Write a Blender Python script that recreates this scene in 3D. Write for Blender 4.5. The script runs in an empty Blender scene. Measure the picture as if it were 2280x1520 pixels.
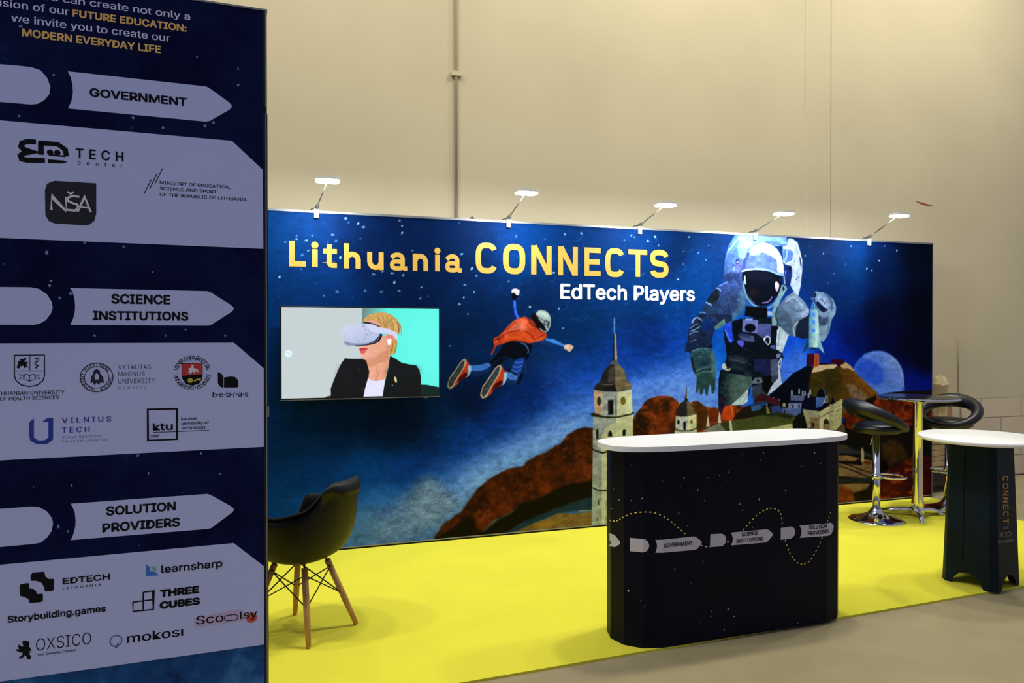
import bpy, bmesh, math, random, os
import numpy as np
from mathutils import Vector, Matrix

# ------------------------------------------------------------------ camera, world, light
F = 1647.0                      # focal length in pixels of the 2280 x 1520 frame
PRINT_GAIN = (1.08, 1.24, 1.42)
LAMP_W = 17.0
LAV = (205, 213, 255)
CPR = (196, 192, 202)
CNT_L, CNT_R, CNT_S = 1.035, 0.195, 0.0
TOP_X, TOP_Y = 0.05, 0.02
EYE = 1.586
TH = math.radians(20.0)
PT = math.radians(0.417)
scene = bpy.context.scene
col = scene.collection
cam_d = bpy.data.cameras.new('camera'); cam_d.sensor_width = 36.0; cam_d.lens = 36.0 * F / 2280.0
cam_d.clip_start = 0.05; cam_d.clip_end = 100
cam = bpy.data.objects.new('camera', cam_d); col.objects.link(cam)
cam.location = (0, 0, EYE); cam.rotation_euler = (math.pi/2 - PT, 0, -TH)
scene.camera = cam
vs = scene.view_settings
scene.display_settings.display_device = 'sRGB'
vs.view_transform = 'Standard'; vs.look = 'None'; vs.gamma = 1.0; vs.use_curve_mapping = False
vs.exposure = 0.0

world = bpy.data.worlds.new('hall_air'); scene.world = world; world.use_nodes = True
bg = world.node_tree.nodes['Background']
bg.inputs[0].default_value = (0.44, 0.485, 0.70, 1); bg.inputs[1].default_value = 0.55

def hall_lamp(x, y, z, watts, size, colr, aim=None):
    d = bpy.data.lights.new('hall_ceiling_light', 'AREA'); d.shape = 'DISK'; d.size = size
    d.energy = watts; d.color = colr
    o = bpy.data.objects.new('hall_ceiling_light', d); col.objects.link(o)
    o.location = (x, y, z)
    if aim:
        v = Vector(aim) - Vector((x, y, z)); o.rotation_euler = v.to_track_quat('-Z', 'Y').to_euler()
    return o
WARM = (0.95, 0.92, 0.74)
for x, y in ((-3.0, 3.3), (0.2, 3.2), (3.6, 4.2), (7.2, 4.2)):
    hall_lamp(x, y, 7.2, 118 if x < 1 else 140, 0.45, WARM)
for x, y in ((-1.5, 3.9), (5.4, 4.6)):
    hall_lamp(x, y, 9.0, 112, 0.45, WARM)

# ------------------------------------------------------------------ pixel <-> place
def vec(*a): return np.array(a, float)
FWD = vec(math.sin(TH)*math.cos(PT), math.cos(TH)*math.cos(PT), -math.sin(PT))
RGT = vec(math.cos(TH), -math.sin(TH), 0)
UPV = np.cross(RGT, FWD)
CAM = vec(0, 0, EYE)
def ray(px, py): return FWD + RGT*((px-1140.0)/F) + UPV*((760.0-py)/F)
def at_h(px, py, h=0.0):
    r = ray(px, py); return CAM + r*((h-EYE)/r[2])
def to_px(P):
    q = np.asarray(P, float) - CAM; z = q @ FWD
    return (1140 + F*(q @ RGT)/z, 760 - F*(q @ UPV)/z)
class Plane:
    """A standing surface: u along it, v height above the floor, off = distance in front of it."""
    def __init__(s, O, d):
        s.O = vec(O[0], O[1], 0); s.d = vec(d[0], d[1], 0)/math.hypot(d[0], d[1])
        s.n = vec(s.d[1], -s.d[0], 0); s.rz = math.atan2(s.d[1], s.d[0])
    def uv(s, px, py, off=0.0):
        r = ray(px, py); t = ((s.O + s.n*off - CAM) @ s.n)/(r @ s.n)
        P = CAM + r*t - s.O
        return (P @ s.d, P[2])
    def uvs(s, pts, off=0.0): return [s.uv(x, y, off) for x, y in pts]
    def P(s, u, v, off=0.0): return s.O + s.d*u + vec(0, 0, v) + s.n*off
def Z(x0, y0, sc):
    """coordinates read off an enlarged view of the photograph"""
    def f(*a): return [(x0 + a[i]/sc, y0 + a[i+1]/sc) for i in range(0, len(a), 2)]
    return f

# ------------------------------------------------------------------ materials
def lin(c):
    c = np.asarray(c, float)/255.0
    return np.where(c <= 0.04045, c/12.92, ((c+0.055)/1.055)**2.4)
MATS = {}
def mat(name, rgb, rough=0.5, metal=0.0, spec=0.5, noise=0.0, scale=8.0, bump=0.0, bscale=200.0, rgb2=None, emit=0.0, detail=4.0, coat=0.0):
    if name in MATS: return MATS[name]
    m = bpy.data.materials.new(name); m.use_nodes = True
    nt = m.node_tree; b = nt.nodes['Principled BSDF']
    c = (*[float(v) for v in lin(rgb)], 1)
    b.inputs['Base Color'].default_value = c
    b.inputs['Roughness'].default_value = rough; b.inputs['Metallic'].default_value = metal
    b.inputs['Specular IOR Level'].default_value = spec
    if coat: b.inputs['Coat Weight'].default_value = coat
    if emit:
        b.inputs['Emission Color'].default_value = c; b.inputs['Emission Strength'].default_value = emit
    if noise or rgb2 is not None or bump:
        tc = nt.nodes.new('ShaderNodeTexCoord')
    if noise or rgb2 is not None:
        nz = nt.nodes.new('ShaderNodeTexNoise'); nz.inputs['Scale'].default_value = scale; nz.inputs['Detail'].default_value = detail
        nt.links.new(tc.outputs['Object'], nz.inputs['Vector'])
        rp = nt.nodes.new('ShaderNodeValToRGB'); e = rp.color_ramp.elements
        e[0].position = 0.35; e[1].position = 0.68
        if rgb2 is None:
            e[0].color = (*[v*(1-noise) for v in c[:3]], 1); e[1].color = (*[min(1, v*(1+noise)) for v in c[:3]], 1)
        else:
            e[0].color = c; e[1].color = (*[float(v) for v in lin(rgb2)], 1)
        nt.links.new(nz.outputs['Fac'], rp.inputs['Fac']); nt.links.new(rp.outputs['Color'], b.inputs['Base Color'])
    if bump:
        n2 = nt.nodes.new('ShaderNodeTexNoise'); n2.inputs['Scale'].default_value = bscale; n2.inputs['Detail'].default_value = 3
        nt.links.new(tc.outputs['Object'], n2.inputs['Vector'])
        bp = nt.nodes.new('ShaderNodeBump'); bp.inputs['Strength'].default_value = bump; bp.inputs['Distance'].default_value = 0.01
        nt.links.new(n2.outputs['Fac'], bp.inputs['Height']); nt.links.new(bp.outputs['Normal'], b.inputs['Normal'])
    MATS[name] = m
    return m
def mat_attr(name, rough=0.45, emit=0.0, spec=0.3):
    """print or screen whose picture is stored on the mesh"""
    m = bpy.data.materials.new(name); m.use_nodes = True
    nt = m.node_tree; b = nt.nodes['Principled BSDF']
    a = nt.nodes.new('ShaderNodeAttribute'); a.attribute_name = 'print'
    b.inputs['Roughness'].default_value = rough; b.inputs['Specular IOR Level'].default_value = spec
    if emit:
        b.inputs['Base Color'].default_value = (0.005, 0.005, 0.006, 1)
        nt.links.new(a.outputs['Color'], b.inputs['Emission Color']); b.inputs['Emission Strength'].default_value = emit
    else:
        nt.links.new(a.outputs['Color'], b.inputs['Base Color'])
    return m

# ------------------------------------------------------------------ mesh building
class MB:
    def __init__(s): s.v = []; s.f = []; s.m = []; s.sm = []; s.mats = []
    def mi(s, m):
        if m not in s.mats: s.mats.append(m)
        return s.mats.index(m)
    def add(s, vs_, fs, m, smooth=False):
        b = len(s.v); s.v += [tuple(float(c) for c in p) for p in vs_]; k = s.mi(m)
        for f in fs: s.f.append(tuple(b+i for i in f)); s.m.append(k); s.sm.append(smooth)
    def box(s, lo, hi, m):
        x0, y0, z0 = lo; x1, y1, z1 = hi
        s.add([(x0,y0,z0),(x1,y0,z0),(x1,y1,z0),(x0,y1,z0),(x0,y0,z1),(x1,y0,z1),(x1,y1,z1),(x0,y1,z1)],
              [(0,3,2,1),(4,5,6,7),(0,1,5,4),(1,2,6,5),(2,3,7,6),(3,0,4,7)], m)
    def prism(s, pts, z0, z1, m, side=None, smooth=False):
        """pts: (x, y) outline, standing from z0 to z1"""
        n = len(pts)
        s.add([(x,y,z1) for x,y in pts], [tuple(range(n))], m)
        s.add([(x,y,z0) for x,y in pts], [tuple(range(n-1,-1,-1))], m)
        s.add([(x,y,z0) for x,y in pts]+[(x,y,z1) for x,y in pts], [(i,(i+1)%n,n+(i+1)%n,n+i) for i in range(n)], side or m, smooth)
    def lathe(s, prof, m, n=40, c=(0,0,0), cap=True):
        vs_, fs = [], []
        for r, z in prof:
            for k in range(n):
                a = 2*math.pi*k/n; vs_.append((c[0]+r*math.cos(a), c[1]+r*math.sin(a), c[2]+z))
        for i in range(len(prof)-1):
            for k in range(n):
                fs.append((i*n+k, i*n+(k+1)%n, (i+1)*n+(k+1)%n, (i+1)*n+k))
        if cap:
            fs.append(tuple(range(n-1,-1,-1))); fs.append(tuple((len(prof)-1)*n+k for k in range(n)))
        s.add(vs_, fs, m, True)
    def tube(s, pts, r, m, n=10, closed=False, ry=None):
        pts = [np.asarray(p, float) for p in pts]; N = len(pts)
        rs = r if isinstance(r, (list, tuple)) else [r]*N
        vs_, fs = [], []; prev = None
        for i, p in enumerate(pts):
            if closed: t = pts[(i+1)%N]-pts[i-1]
            else: t = pts[min(i+1,N-1)]-pts[max(i-1,0)]
            t = t/np.linalg.norm(t)
            if prev is None:
                a = vec(0,0,1) if abs(t[2]) < 0.9 else vec(1,0,0)
                e1 = np.cross(t, a)
            else: e1 = prev - t*(prev @ t)
            e1 = e1/np.linalg.norm(e1); prev = e1; e2 = np.cross(t, e1)
            for k in range(n):
                a = 2*math.pi*k/n
                vs_.append(p + e1*math.cos(a)*rs[i] + e2*math.sin(a)*(ry or rs[i]))
        M = N if closed else N-1
        for i in range(M):
            for k in range(n):
                j = (i+1) % N
                fs.append((i*n+k, i*n+(k+1)%n, j*n+(k+1)%n, j*n+k))
        if not closed: fs.append(tuple(range(n-1,-1,-1))); fs.append(tuple((N-1)*n+k for k in range(n)))
        s.add(vs_, fs, m, True)
    def flat(s, uvs, off, m):
        """flat print shape: (u, v) outline in the local plane (x = u, y = -off, z = v)"""
        bm = bmesh.new(); vv = [bm.verts.new((u, -off, v)) for u, v in uvs]
        try:
            f = bm.faces.new(vv); f.normal_update(); bmesh.ops.triangulate(bm, faces=[f])
        except ValueError: bm.free(); return
        bm.verts.index_update()
        P = [tuple(v.co) for v in bm.verts]
        for f in bm.faces:
            if f.normal.y > 0: f.normal_flip()
        s.add(P, [tuple(v.index for v in f.verts) for f in bm.faces], m)
        bm.free()
    def ribbon(s, pts, w, off, m, closed=False):
        """a printed line of width w along (u, v) points"""
        N = len(pts); P = [np.asarray(p, float) for p in pts]; L, R = [], []
        for i in range(N):
            if closed: a, b = P[i-1], P[(i+1)%N]
            else: a, b = P[max(i-1,0)], P[min(i+1,N-1)]
            t = b-a; t = t/(np.linalg.norm(t)+1e-12); nrm = vec(-t[1], t[0])
            k = 1.0
            if 0 < i < N-1 or closed:
                t1 = P[i]-P[i-1]; t1 = t1/(np.linalg.norm(t1)+1e-12); c = max(0.35, abs(t1 @ t)); k = 1.0/c
            L.append(P[i]+nrm*w/2*k); R.append(P[i]-nrm*w/2*k)
        vs_ = [(p[0], -off, p[1]) for p in R]+[(p[0], -off, p[1]) for p in L]
        s.add(vs_, [(i, (i+1)%N, N+(i+1)%N, N+i) for i in range(N if closed else N-1)], m)
    def build(s, name, parent=None):
        me = bpy.data.meshes.new(name); me.from_pydata(s.v, [], s.f)
        for m in s.mats: me.materials.append(m)
        me.polygons.foreach_set('material_index', s.m); me.polygons.foreach_set('use_smooth', s.sm); me.update()
        o = bpy.data.objects.new(name, me); col.objects.link(o)
        if parent is not None: o.parent = parent
        return o
def thing(name, label, cat, loc=(0,0,0), rz=0.0, group=None):
    o = bpy.data.objects.new(name, None); col.objects.link(o); o.empty_display_size = 0.1
    o.location = [float(c) for c in loc]; o.rotation_euler = (0, 0, rz); tag(o, label, cat, group); return o
def tag(o, label, cat, group=None):
    o['label'] = label; o['category'] = cat
    if group: o['group'] = group
    return o
def struct(o): o['kind'] = 'structure'; return o
def bevel(o, w, seg=2, ang=40):
    b = o.modifiers.new('bevel', 'BEVEL'); b.width = w; b.segments = seg; b.limit_method = 'ANGLE'; b.angle_limit = math.radians(ang); return o
def copy_thing(o, loc=None, rz=None, label=None):
    r = o.copy(); col.objects.link(r)
    if loc is not None: r.location = [float(c) for c in loc]
    if rz is not None: r.rotation_euler = (0, 0, rz)
    if label: r['label'] = label
    def kids(a, b):
        for ch in [c for c in ORDER if c.parent is a]:
            d = ch.copy(); col.objects.link(d); d.parent = b; kids(ch, d)
    ORDER = list(col.objects); kids(o, r); return r

# ------------------------------------------------------------------ lettering
FONT = None
try:
    FONT = bpy.data.fonts.load(os.path.join(bpy.utils.system_resource('DATAFILES'), 'fonts', 'Inter.woff2'))
except Exception: FONT = None
_cache = {}
def text2d(s, bold=0.0, space=1.0, mono=False):
    k = (s, round(bold, 4), space)
    if k in _cache: return _cache[k]
    c = bpy.data.curves.new('t', 'FONT'); c.body = s; c.size = 1.0; c.offset = min(bold, 0.0); c.space_character = space
    c.resolution_u = 4; c.fill_mode = 'BOTH'
    if FONT: c.font = FONT
    o = bpy.data.objects.new('t', c); col.objects.link(o)
    dg = bpy.context.evaluated_depsgraph_get(); dg.update()
    me = o.evaluated_get(dg).to_mesh()
    v = np.array([(p.co.x, p.co.y) for p in me.vertices]) if len(me.vertices) else np.zeros((0, 2))
    f = [tuple(p.vertices) for p in me.polygons]
    o.evaluated_get(dg).to_mesh_clear(); bpy.data.objects.remove(o); bpy.data.curves.remove(c)
    _cache[k] = (v, f); return v, f
_H = text2d('H')[0]; CAP = float(_H[:,1].max() - _H[:,1].min())
def put_text(mb, pl, s, p0, p1, cap, m, bold=0.02, off=0.001, space=1.0):
    """one line of lettering: p0, p1 = left and right ends of its base line, cap = height of its capitals (photo pixels)"""
    v, f = text2d(s, bold, space)
    if not len(v): return
    a = pl.uv(*p0); b = pl.uv(*p1); t = pl.uv(p0[0], p0[1]-cap)
    x0, x1 = v[:,0].min(), v[:,0].max()
    sx = (b[0]-a[0])/(x1-x0); sy = (t[1]-a[1])/(CAP+2*bold)
    vb = (a[1]+b[1])/2
    bold = max(bold, 0.0)
    P = [(a[0]+(x-x0)*sx, -off, vb+(y+bold)*sy) for x, y in v]
    ff = []
    for q in f:
        A, B, C = P[q[0]], P[q[1]], P[q[2]]
        ar = (B[0]-A[0])*(C[2]-A[2])-(B[2]-A[2])*(C[0]-A[0])
        ff.append(q if ar > 0 else q[::-1])
    if bold > 0.004:        # heavier strokes: the line printed several times, a hair apart
        sh = [(-1, 0), (1, 0), (0, -1), (0, 1), (-0.7, -0.7), (0.7, 0.7), (-0.7, 0.7), (0.7, -0.7)] if bold > 0.015 else [(-1, 0), (1, 0)]
        for i, (dx, dy) in enumerate(sh):
            mb.add([(p[0]+dx*bold*sx, p[1]-i*0.00012, p[2]+dy*bold*sy) for p in P], ff, m)
    else: mb.add(P, ff, m)
def arc_text(mb, s, cu, cv, r, a0, a1, h, m, off, flip=False, bold=0.01):
    """letters set round a seal from angle a0 to a1 (degrees)"""
    n = len(s)
    for i, ch in enumerate(s):
        if ch == ' ': continue
        v, f = text2d(ch, bold); sc = h/CAP
        w = (v[:,0].max()+v[:,0].min())/2
        a = math.radians(a0+(a1-a0)*(i+0.5)/n); rot = a-math.pi/2 if not flip else a+math.pi/2
        P = []
        for x, y in v:
            X = (x-w)*sc; Y = (y-CAP/2)*sc
            P.append((cu+r*math.cos(a)+X*math.cos(rot)-Y*math.sin(rot), -off, cv+r*math.sin(a)+X*math.sin(rot)+Y*math.cos(rot)))
        ff = []
        for q in f:
            A, B, C = P[q[0]], P[q[1]], P[q[2]]
            ff.append(q if (B[0]-A[0])*(C[2]-A[2])-(B[2]-A[2])*(C[0]-A[0]) > 0 else q[::-1])
        mb.add(P, ff, m)
# a wide grotesque drawn with strokes in a unit box (x, y in 0..1 between stroke centres)
def _arc(cx, cy, rx, ry, a0, a1, n=14):
    return [(cx+rx*math.cos(math.radians(a0+(a1-a0)*i/n)), cy+ry*math.sin(math.radians(a0+(a1-a0)*i/n))) for i in range(n+1)]
def racetrack(w, h, t, a0, a1, n=48):
    """closed or open oval with straight flanks, centre line inside a w x h box, stroke t"""
    rx, ry = (w-t)/2, (h-t)/2; pts = []
    for i in range(n+1):
        a = math.radians(a0+(a1-a0)*i/n); c, s_ = math.cos(a), math.sin(a)
        e = 0.68
        pts.append((w/2+rx*math.copysign(abs(c)**e, c), h/2+ry*math.copysign(abs(s_)**e, s_)))
    return pts
def glyph(ch, w, h, t):
    """list of stroke lines for one letter in a box w x h with stroke width t"""
    c = t/2
    if ch == 'O': return [(racetrack(w, h, t, 0, 360)[:-1], True)]
    if ch == 'C': return [(racetrack(w, h, t, 32, 328), False)]
    if ch == 'N': return [([(c,0),(c,h)],False), ([(w-c,0),(w-c,h)],False), ([(c*1.15,h-c*0.2),(w-c*1.15,c*0.2)],False), ([(c*0.9,h-c),(c*1.6,h-c)],False)]
    if ch == 'E': return [([(c,0),(c,h)],False), ([(0,h-c),(w,h-c)],False), ([(0,c),(w,c)],False), ([(0,h/2),(w*0.93,h/2)],False)]
    if ch == 'T': return [([(w/2,0),(w/2,h)],False), ([(0,h-c),(w,h-c)],False)]
    if ch == 'L': return [([(c,0),(c,h)],False), ([(0,c),(w,c)],False)]
    if ch == 'S':
        rx = (w-t)/2; ry = (h-t)/4
        up = [(w/2+rx*math.copysign(abs(math.cos(a))**.75, math.cos(a)), h-c-ry+ry*math.copysign(abs(math.sin(a))**.75, math.sin(a))) for a in [math.radians(10+(232-10)*i/20) for i in range(21)]]
        lo = [(w/2+rx*math.copysign(abs(math.cos(a))**.75, math.cos(a)), c+ry+ry*math.copysign(abs(math.sin(a))**.75, math.sin(a))) for a in [math.radians(52-(232-10)*i/20) for i in range(21)]]
        return [(up+lo, False)]
    if ch == 'n': return [([(c,0),(c,h)],False), ([(c,h*0.55)]+_arc(w/2, h-c-(h*0.36), (w-t)/2, h*0.36, 165, 0)+[(w-c,0)],False)]
    if ch == 'h': return [([(c,0),(c,h)],False), ([(c,h*0.36)]+_arc(w/2, h*0.68-c-(h*0.24), (w-t)/2, h*0.24, 165, 0)+[(w-c,0)],False)]
    if ch == 'u': return [([(w-c,0),(w-c,h)],False), ([(c,h)]+_arc(w/2, c+h*0.36, (w-t)/2, h*0.36, 180, 345),False)]
    if ch == 't': return [([(w*0.44,h),(w*0.44,c+t*0.62)]+_arc(w*0.44+t*0.62, c+t*0.62, t*0.62, t*0.62, 180, 270, 8)+[(w,c)],False), ([(0,h*0.70),(w,h*0.70)],False)]
    if ch == 'i': return [([(w/2,0),(w/2,h*0.70)],False)]
    if ch == 'a':
        k = w*0.86
        return [([(t*0.35,h*0.70)]+_arc(k/2, h-c-h*0.22, (k-t)/2, h*0.22, 150, 0)+[(k-c,h*0.16)]+[(k-c+t*0.35,c),(w,c)],False),
                (racetrack(k, h*0.62, t, 0, 360)[:-1], True)]
    return []
def put_glyph(mb, pl, ch, x0, x1, y0, y1, tpx, m, off):
    """letter filling the box x0..x1, y0 (top)..y1 (bottom), photo pixels"""
    a = pl.uv(x0, y1); b = pl.uv(x1, y1); c = pl.uv(x0, y0)
    w, h = b[0]-a[0], c[1]-a[1]; t = tpx*(w/(x1-x0)+h/(y1-y0))/2
    for i, (pts, cl) in enumerate(glyph(ch, w, h, t)):
        mb.ribbon([(a[0]+p[0], a[1]+p[1]) for p in pts], t, off+i*0.00015, m, cl)
    if ch == 'i':
        r = t*0.64; mb.flat([(a[0]+w/2+r*math.cos(q*0.3142), a[1]+h-r+r*math.sin(q*0.3142)) for q in range(20)], off, m)

# ------------------------------------------------------------------ painting a print
def _vnoise(H, W, cell, rng):
    gy, gx = int(H/cell[1])+3, int(W/cell[0])+3
    g = rng.random((gy, gx)).astype(np.float32)
    y = np.arange(H)/cell[1]; x = np.arange(W)/cell[0]
    iy = y.astype(int); ix = x.astype(int); fy = y-iy; fx = x-ix
    fy = (fy*fy*(3-2*fy))[:,None].astype(np.float32); fx = (fx*fx*(3-2*fx))[None,:].astype(np.float32)
    a = g[iy][:,ix]; b = g[iy][:,ix+1]; c = g[iy+1][:,ix]; d = g[iy+1][:,ix+1]
    return (a*(1-fx)+b*fx)*(1-fy)+(c*(1-fx)+d*fx)*fy
def catmull(pts, closed=True, n=5):
    P = [np.asarray(p, float) for p in pts]; N = len(P); out = []
    for i in range(N if closed else N-1):
        p1, p2 = P[i], P[(i+1)%N]
        p0 = P[i-1] if (closed or i > 0) else p1; p3 = P[(i+2)%N] if (closed or i < N-2) else p2
        for k in range(n):
            t = k/n
            out.append(0.5*((2*p1)+(-p0+p2)*t+(2*p0-5*p1+4*p2-p3)*t*t+(-p0+3*p1-3*p2+p3)*t**3))
    if not closed: out.append(P[-1])
    return [tuple(p) for p in out]
class Canvas:
    """A picture on a standing plane. Shapes are given in photo pixels and laid onto the plane through its perspective."""
    def __init__(s, pl, u0, u1, v0, v1, res, off=0.0, seed=1):
        s.pl, s.u0, s.v0, s.res, s.off = pl, u0, v0, res, off
        s.W = int(round((u1-u0)/res)); s.H = int(round((v1-v0)/res))
        s.img = np.zeros((s.H, s.W, 3), np.float32); s.mul = 1.0
        rng = np.random.default_rng(seed); s.rng = rng
        n1 = _vnoise(s.H, s.W, (4, 2.2), rng); n2 = _vnoise(s.H, s.W, (13, 7), rng); n3 = _vnoise(s.H, s.W, (45, 25), rng)
        s.fine = n1*0.4+n2*0.6-0.5; s.mid = n2*0.5+n3*0.5-0.5
        s.big = _vnoise(s.H, s.W, (110, 70), rng)-0.5
        # curly brush marks: contour lines of a smooth field
        q = _vnoise(s.H, s.W, (9, 9), rng)+_vnoise(s.H, s.W, (26, 20), rng)
        s.curl = np.exp(-((np.mod(q*5.0, 1.0)-0.5)/0.16)**2)-0.45
    def c(s, pts):
        o = []
        for x, y in pts:
            u, v = s.pl.uv(x, y, s.off); o.append(((u-s.u0)/s.res, (v-s.v0)/s.res))
        return o
    def mask(s, P, soft=0.0):
        P = np.asarray(P, float); pad = int(soft*2)+2
        x0 = max(0, int(P[:,0].min())-pad); x1 = min(s.W, int(P[:,0].max())+pad+1)
        y0 = max(0, int(P[:,1].min())-pad); y1 = min(s.H, int(P[:,1].max())+pad+1)
        if x1 <= x0 or y1 <= y0: return None
        SS = 3; w, h = x1-x0, y1-y0; acc = np.zeros((h, w), np.float32)
        xs = np.arange(x0, x1); A = P; B = np.roll(P, -1, axis=0)
        for r in range(h):
            for k in range(SS):
                yy = y0+r+(k+0.5)/SS
                hit = (A[:,1] <= yy) != (B[:,1] <= yy)
                if not hit.any(): continue
                a, b = A[hit], B[hit]
                X = np.sort(a[:,0]+(yy-a[:,1])*(b[:,0]-a[:,0])/(b[:,1]-a[:,1]))
                for i in range(0, len(X)-1, 2):
                    acc[r] += np.clip(np.minimum(xs+1, X[i+1])-np.maximum(xs, X[i]), 0, 1)
        acc = np.clip(acc/SS, 0, 1)
        if soft >= 1: acc = s.blur(acc, int(soft))
        return (slice(y0, y1), slice(x0, x1)), acc
    @staticmethod
    def blur(a, r):
        for _ in range(2):
            for ax in (0, 1):
                n = a.shape[ax]; pw = [(0,0),(0,0)]; pw[ax] = (r+1, r)
                cs = np.cumsum(np.pad(a, pw, mode='edge'), axis=ax)
                hi = np.take(cs, np.arange(2*r+1, 2*r+1+n), axis=ax); lo = np.take(cs, np.arange(0, n), axis=ax)
                a = (hi-lo)/(2*r+1)
        return a
    def lay(s, m, c1, a=1.0, n=0.12, g=None, curl=0.0, blotch=None):
        if m is None: return
        sl, k = m; C = np.asarray(c1, np.float32)*(s.mul/255.0)
        C = np.broadcast_to(C, k.shape+(3,)).copy()
        if g is not None:
            c2, p0, p1 = g; q0, q1 = s.c([p0, p1]); dx, dy = q1[0]-q0[0], q1[1]-q0[1]; L = dx*dx+dy*dy+1e-9
            yy, xx = np.mgrid[sl[0].start:sl[0].stop, sl[1].start:sl[1].stop]
            t = np.clip(((xx-q0[0])*dx+(yy-q0[1])*dy)/L, 0, 1)[...,None].astype(np.float32)
            C = C*(1-t)+(np.asarray(c2, np.float32)/255.0)*t
        if blotch is not None:
            c2, lo, hi = blotch; t = np.clip((s.mid[sl]*2+0.5-lo)/(hi-lo), 0, 1)[...,None]
            C = C*(1-t)+(np.asarray(c2, np.float32)/255.0)*t
        C = C*(1+n*2.0*s.fine[sl][...,None]+curl*s.curl[sl][...,None])
        k = (k*a)[...,None]
        s.img[sl] = s.img[sl]*(1-k)+np.clip(C, 0, 1)*k
    def poly(s, pts, c1, S=False, soft=0, **kw):
        P = s.c(pts)
        if S: P = catmull(P)
        s.lay(s.mask(P, soft), c1, **kw)
    def ell(s, x, y, rx, ry, c1, soft=0, **kw):
        s.poly([(x+rx*math.cos(i*math.pi/18), y+ry*math.sin(i*math.pi/18)) for i in range(36)], c1, soft=soft, **kw)
    def line(s, pts, w, c1, S=True, **kw):
        P = s.c(pts); u0, u1 = s.c([(pts[0][0]-5, pts[0][1]), (pts[0][0]+5, pts[0][1])]); w = w*abs(u1[0]-u0[0])/10
        if S and len(P) > 2: P = catmull(P, False)
        P = [np.asarray(p) for p in P]; L, R = [], []
        for i in range(len(P)):
            t = P[min(i+1, len(P)-1)]-P[max(i-1, 0)]; t = t/(np.linalg.norm(t)+1e-9); q = vec(-t[1], t[0])*w/2
            e = 1.0 if 0 < i < len(P)-1 else 0.5
            L.append(P[i]+q*e); R.append(P[i]-q*e)
        s.lay(s.mask(L+R[::-1]), c1, **kw)
    def dabs(s, pts, n, r0, r1, cols, a):
        """short brush dabs scattered inside an outline"""
        P = s.c(pts); m = s.mask(P); 
        if m is None: return
        (sy, sx), k = m; yy, xx = np.nonzero(k > 0.6)
        if not len(yy): return
        for i in s.rng.integers(0, len(yy), n):
            x, y = sx.start+xx[i], sy.start+yy[i]; r = s.rng.uniform(r0, r1); e = s.rng.uniform(0.4, 0.9); an = s.rng.uniform(0, 3.14); ca, sa = math.cos(an), math.sin(an)
            c = np.array(cols[int(s.rng.integers(0, len(cols)))])*s.rng.uniform(0.85, 1.15)
            q = [(x+r*math.cos(t)*ca-r*e*math.sin(t)*sa, y+r*math.cos(t)*sa+r*e*math.sin(t)*ca) for t in [j*0.785 for j in range(8)]]
            s.lay(s.mask(q, 1.0), c, a=a*s.rng.uniform(0.5, 1.2), n=0.1)
    def field(s, ctrl, sig, amp=0.0):
        """ground colours laid in as a smooth wash: ctrl = (x, y, r, g, b)"""
        st = 6; ys = np.arange(0, s.H, st); xs = np.arange(0, s.W, st)
        U = s.u0+xs*s.res; V = s.v0+ys*s.res
        num = np.zeros((len(ys), len(xs), 3)); den = np.zeros((len(ys), len(xs), 1))
        sg = sig*0.0042
        for x, y, r, g, b in ctrl:
            if b < 150: r, g, b = r*0.35, g*0.98, b*0.95
            u, v = s.pl.uv(x, y, s.off)
            w = 1.0/(((U[None,:]-u)**2+(V[:,None]-v)**2+sg*sg*0.12)**2)[...,None]
            num += w*np.array([r, g, b])/255.0; den += w
        f = (num/den).astype(np.float32)
        iy = np.minimum(np.arange(s.H)/st, len(ys)-1.001); ix = np.minimum(np.arange(s.W)/st, len(xs)-1.001)
        y0 = iy.astype(int); x0 = ix.astype(int); fy = (iy-y0)[:,None,None]; fx = (ix-x0)[None,:,None]
        s.img[:] = (f[y0][:,x0]*(1-fx)+f[y0][:,x0+1]*fx)*(1-fy)+(f[y0+1][:,x0]*(1-fx)+f[y0+1][:,x0+1]*fx)*fy
        s.img *= (1+amp*s.fine[...,None]+amp*0.8*s.curl[...,None]*0.5+amp*s.big[...,None]*0.6)
    def sample(s, u, v):
        x = np.clip((u-s.u0)/s.res-0.5, 0, s.W-1.001); y = np.clip((v-s.v0)/s.res-0.5, 0, s.H-1.001)
        x0 = x.astype(int); y0 = y.astype(int); fx = (x-x0)[...,None]; fy = (y-y0)[...,None]; I = s.img
        return (I[y0,x0]*(1-fx)+I[y0,x0+1]*fx)*(1-fy)+(I[y0+1,x0]*(1-fx)+I[y0+1,x0+1]*fx)*fy
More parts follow.
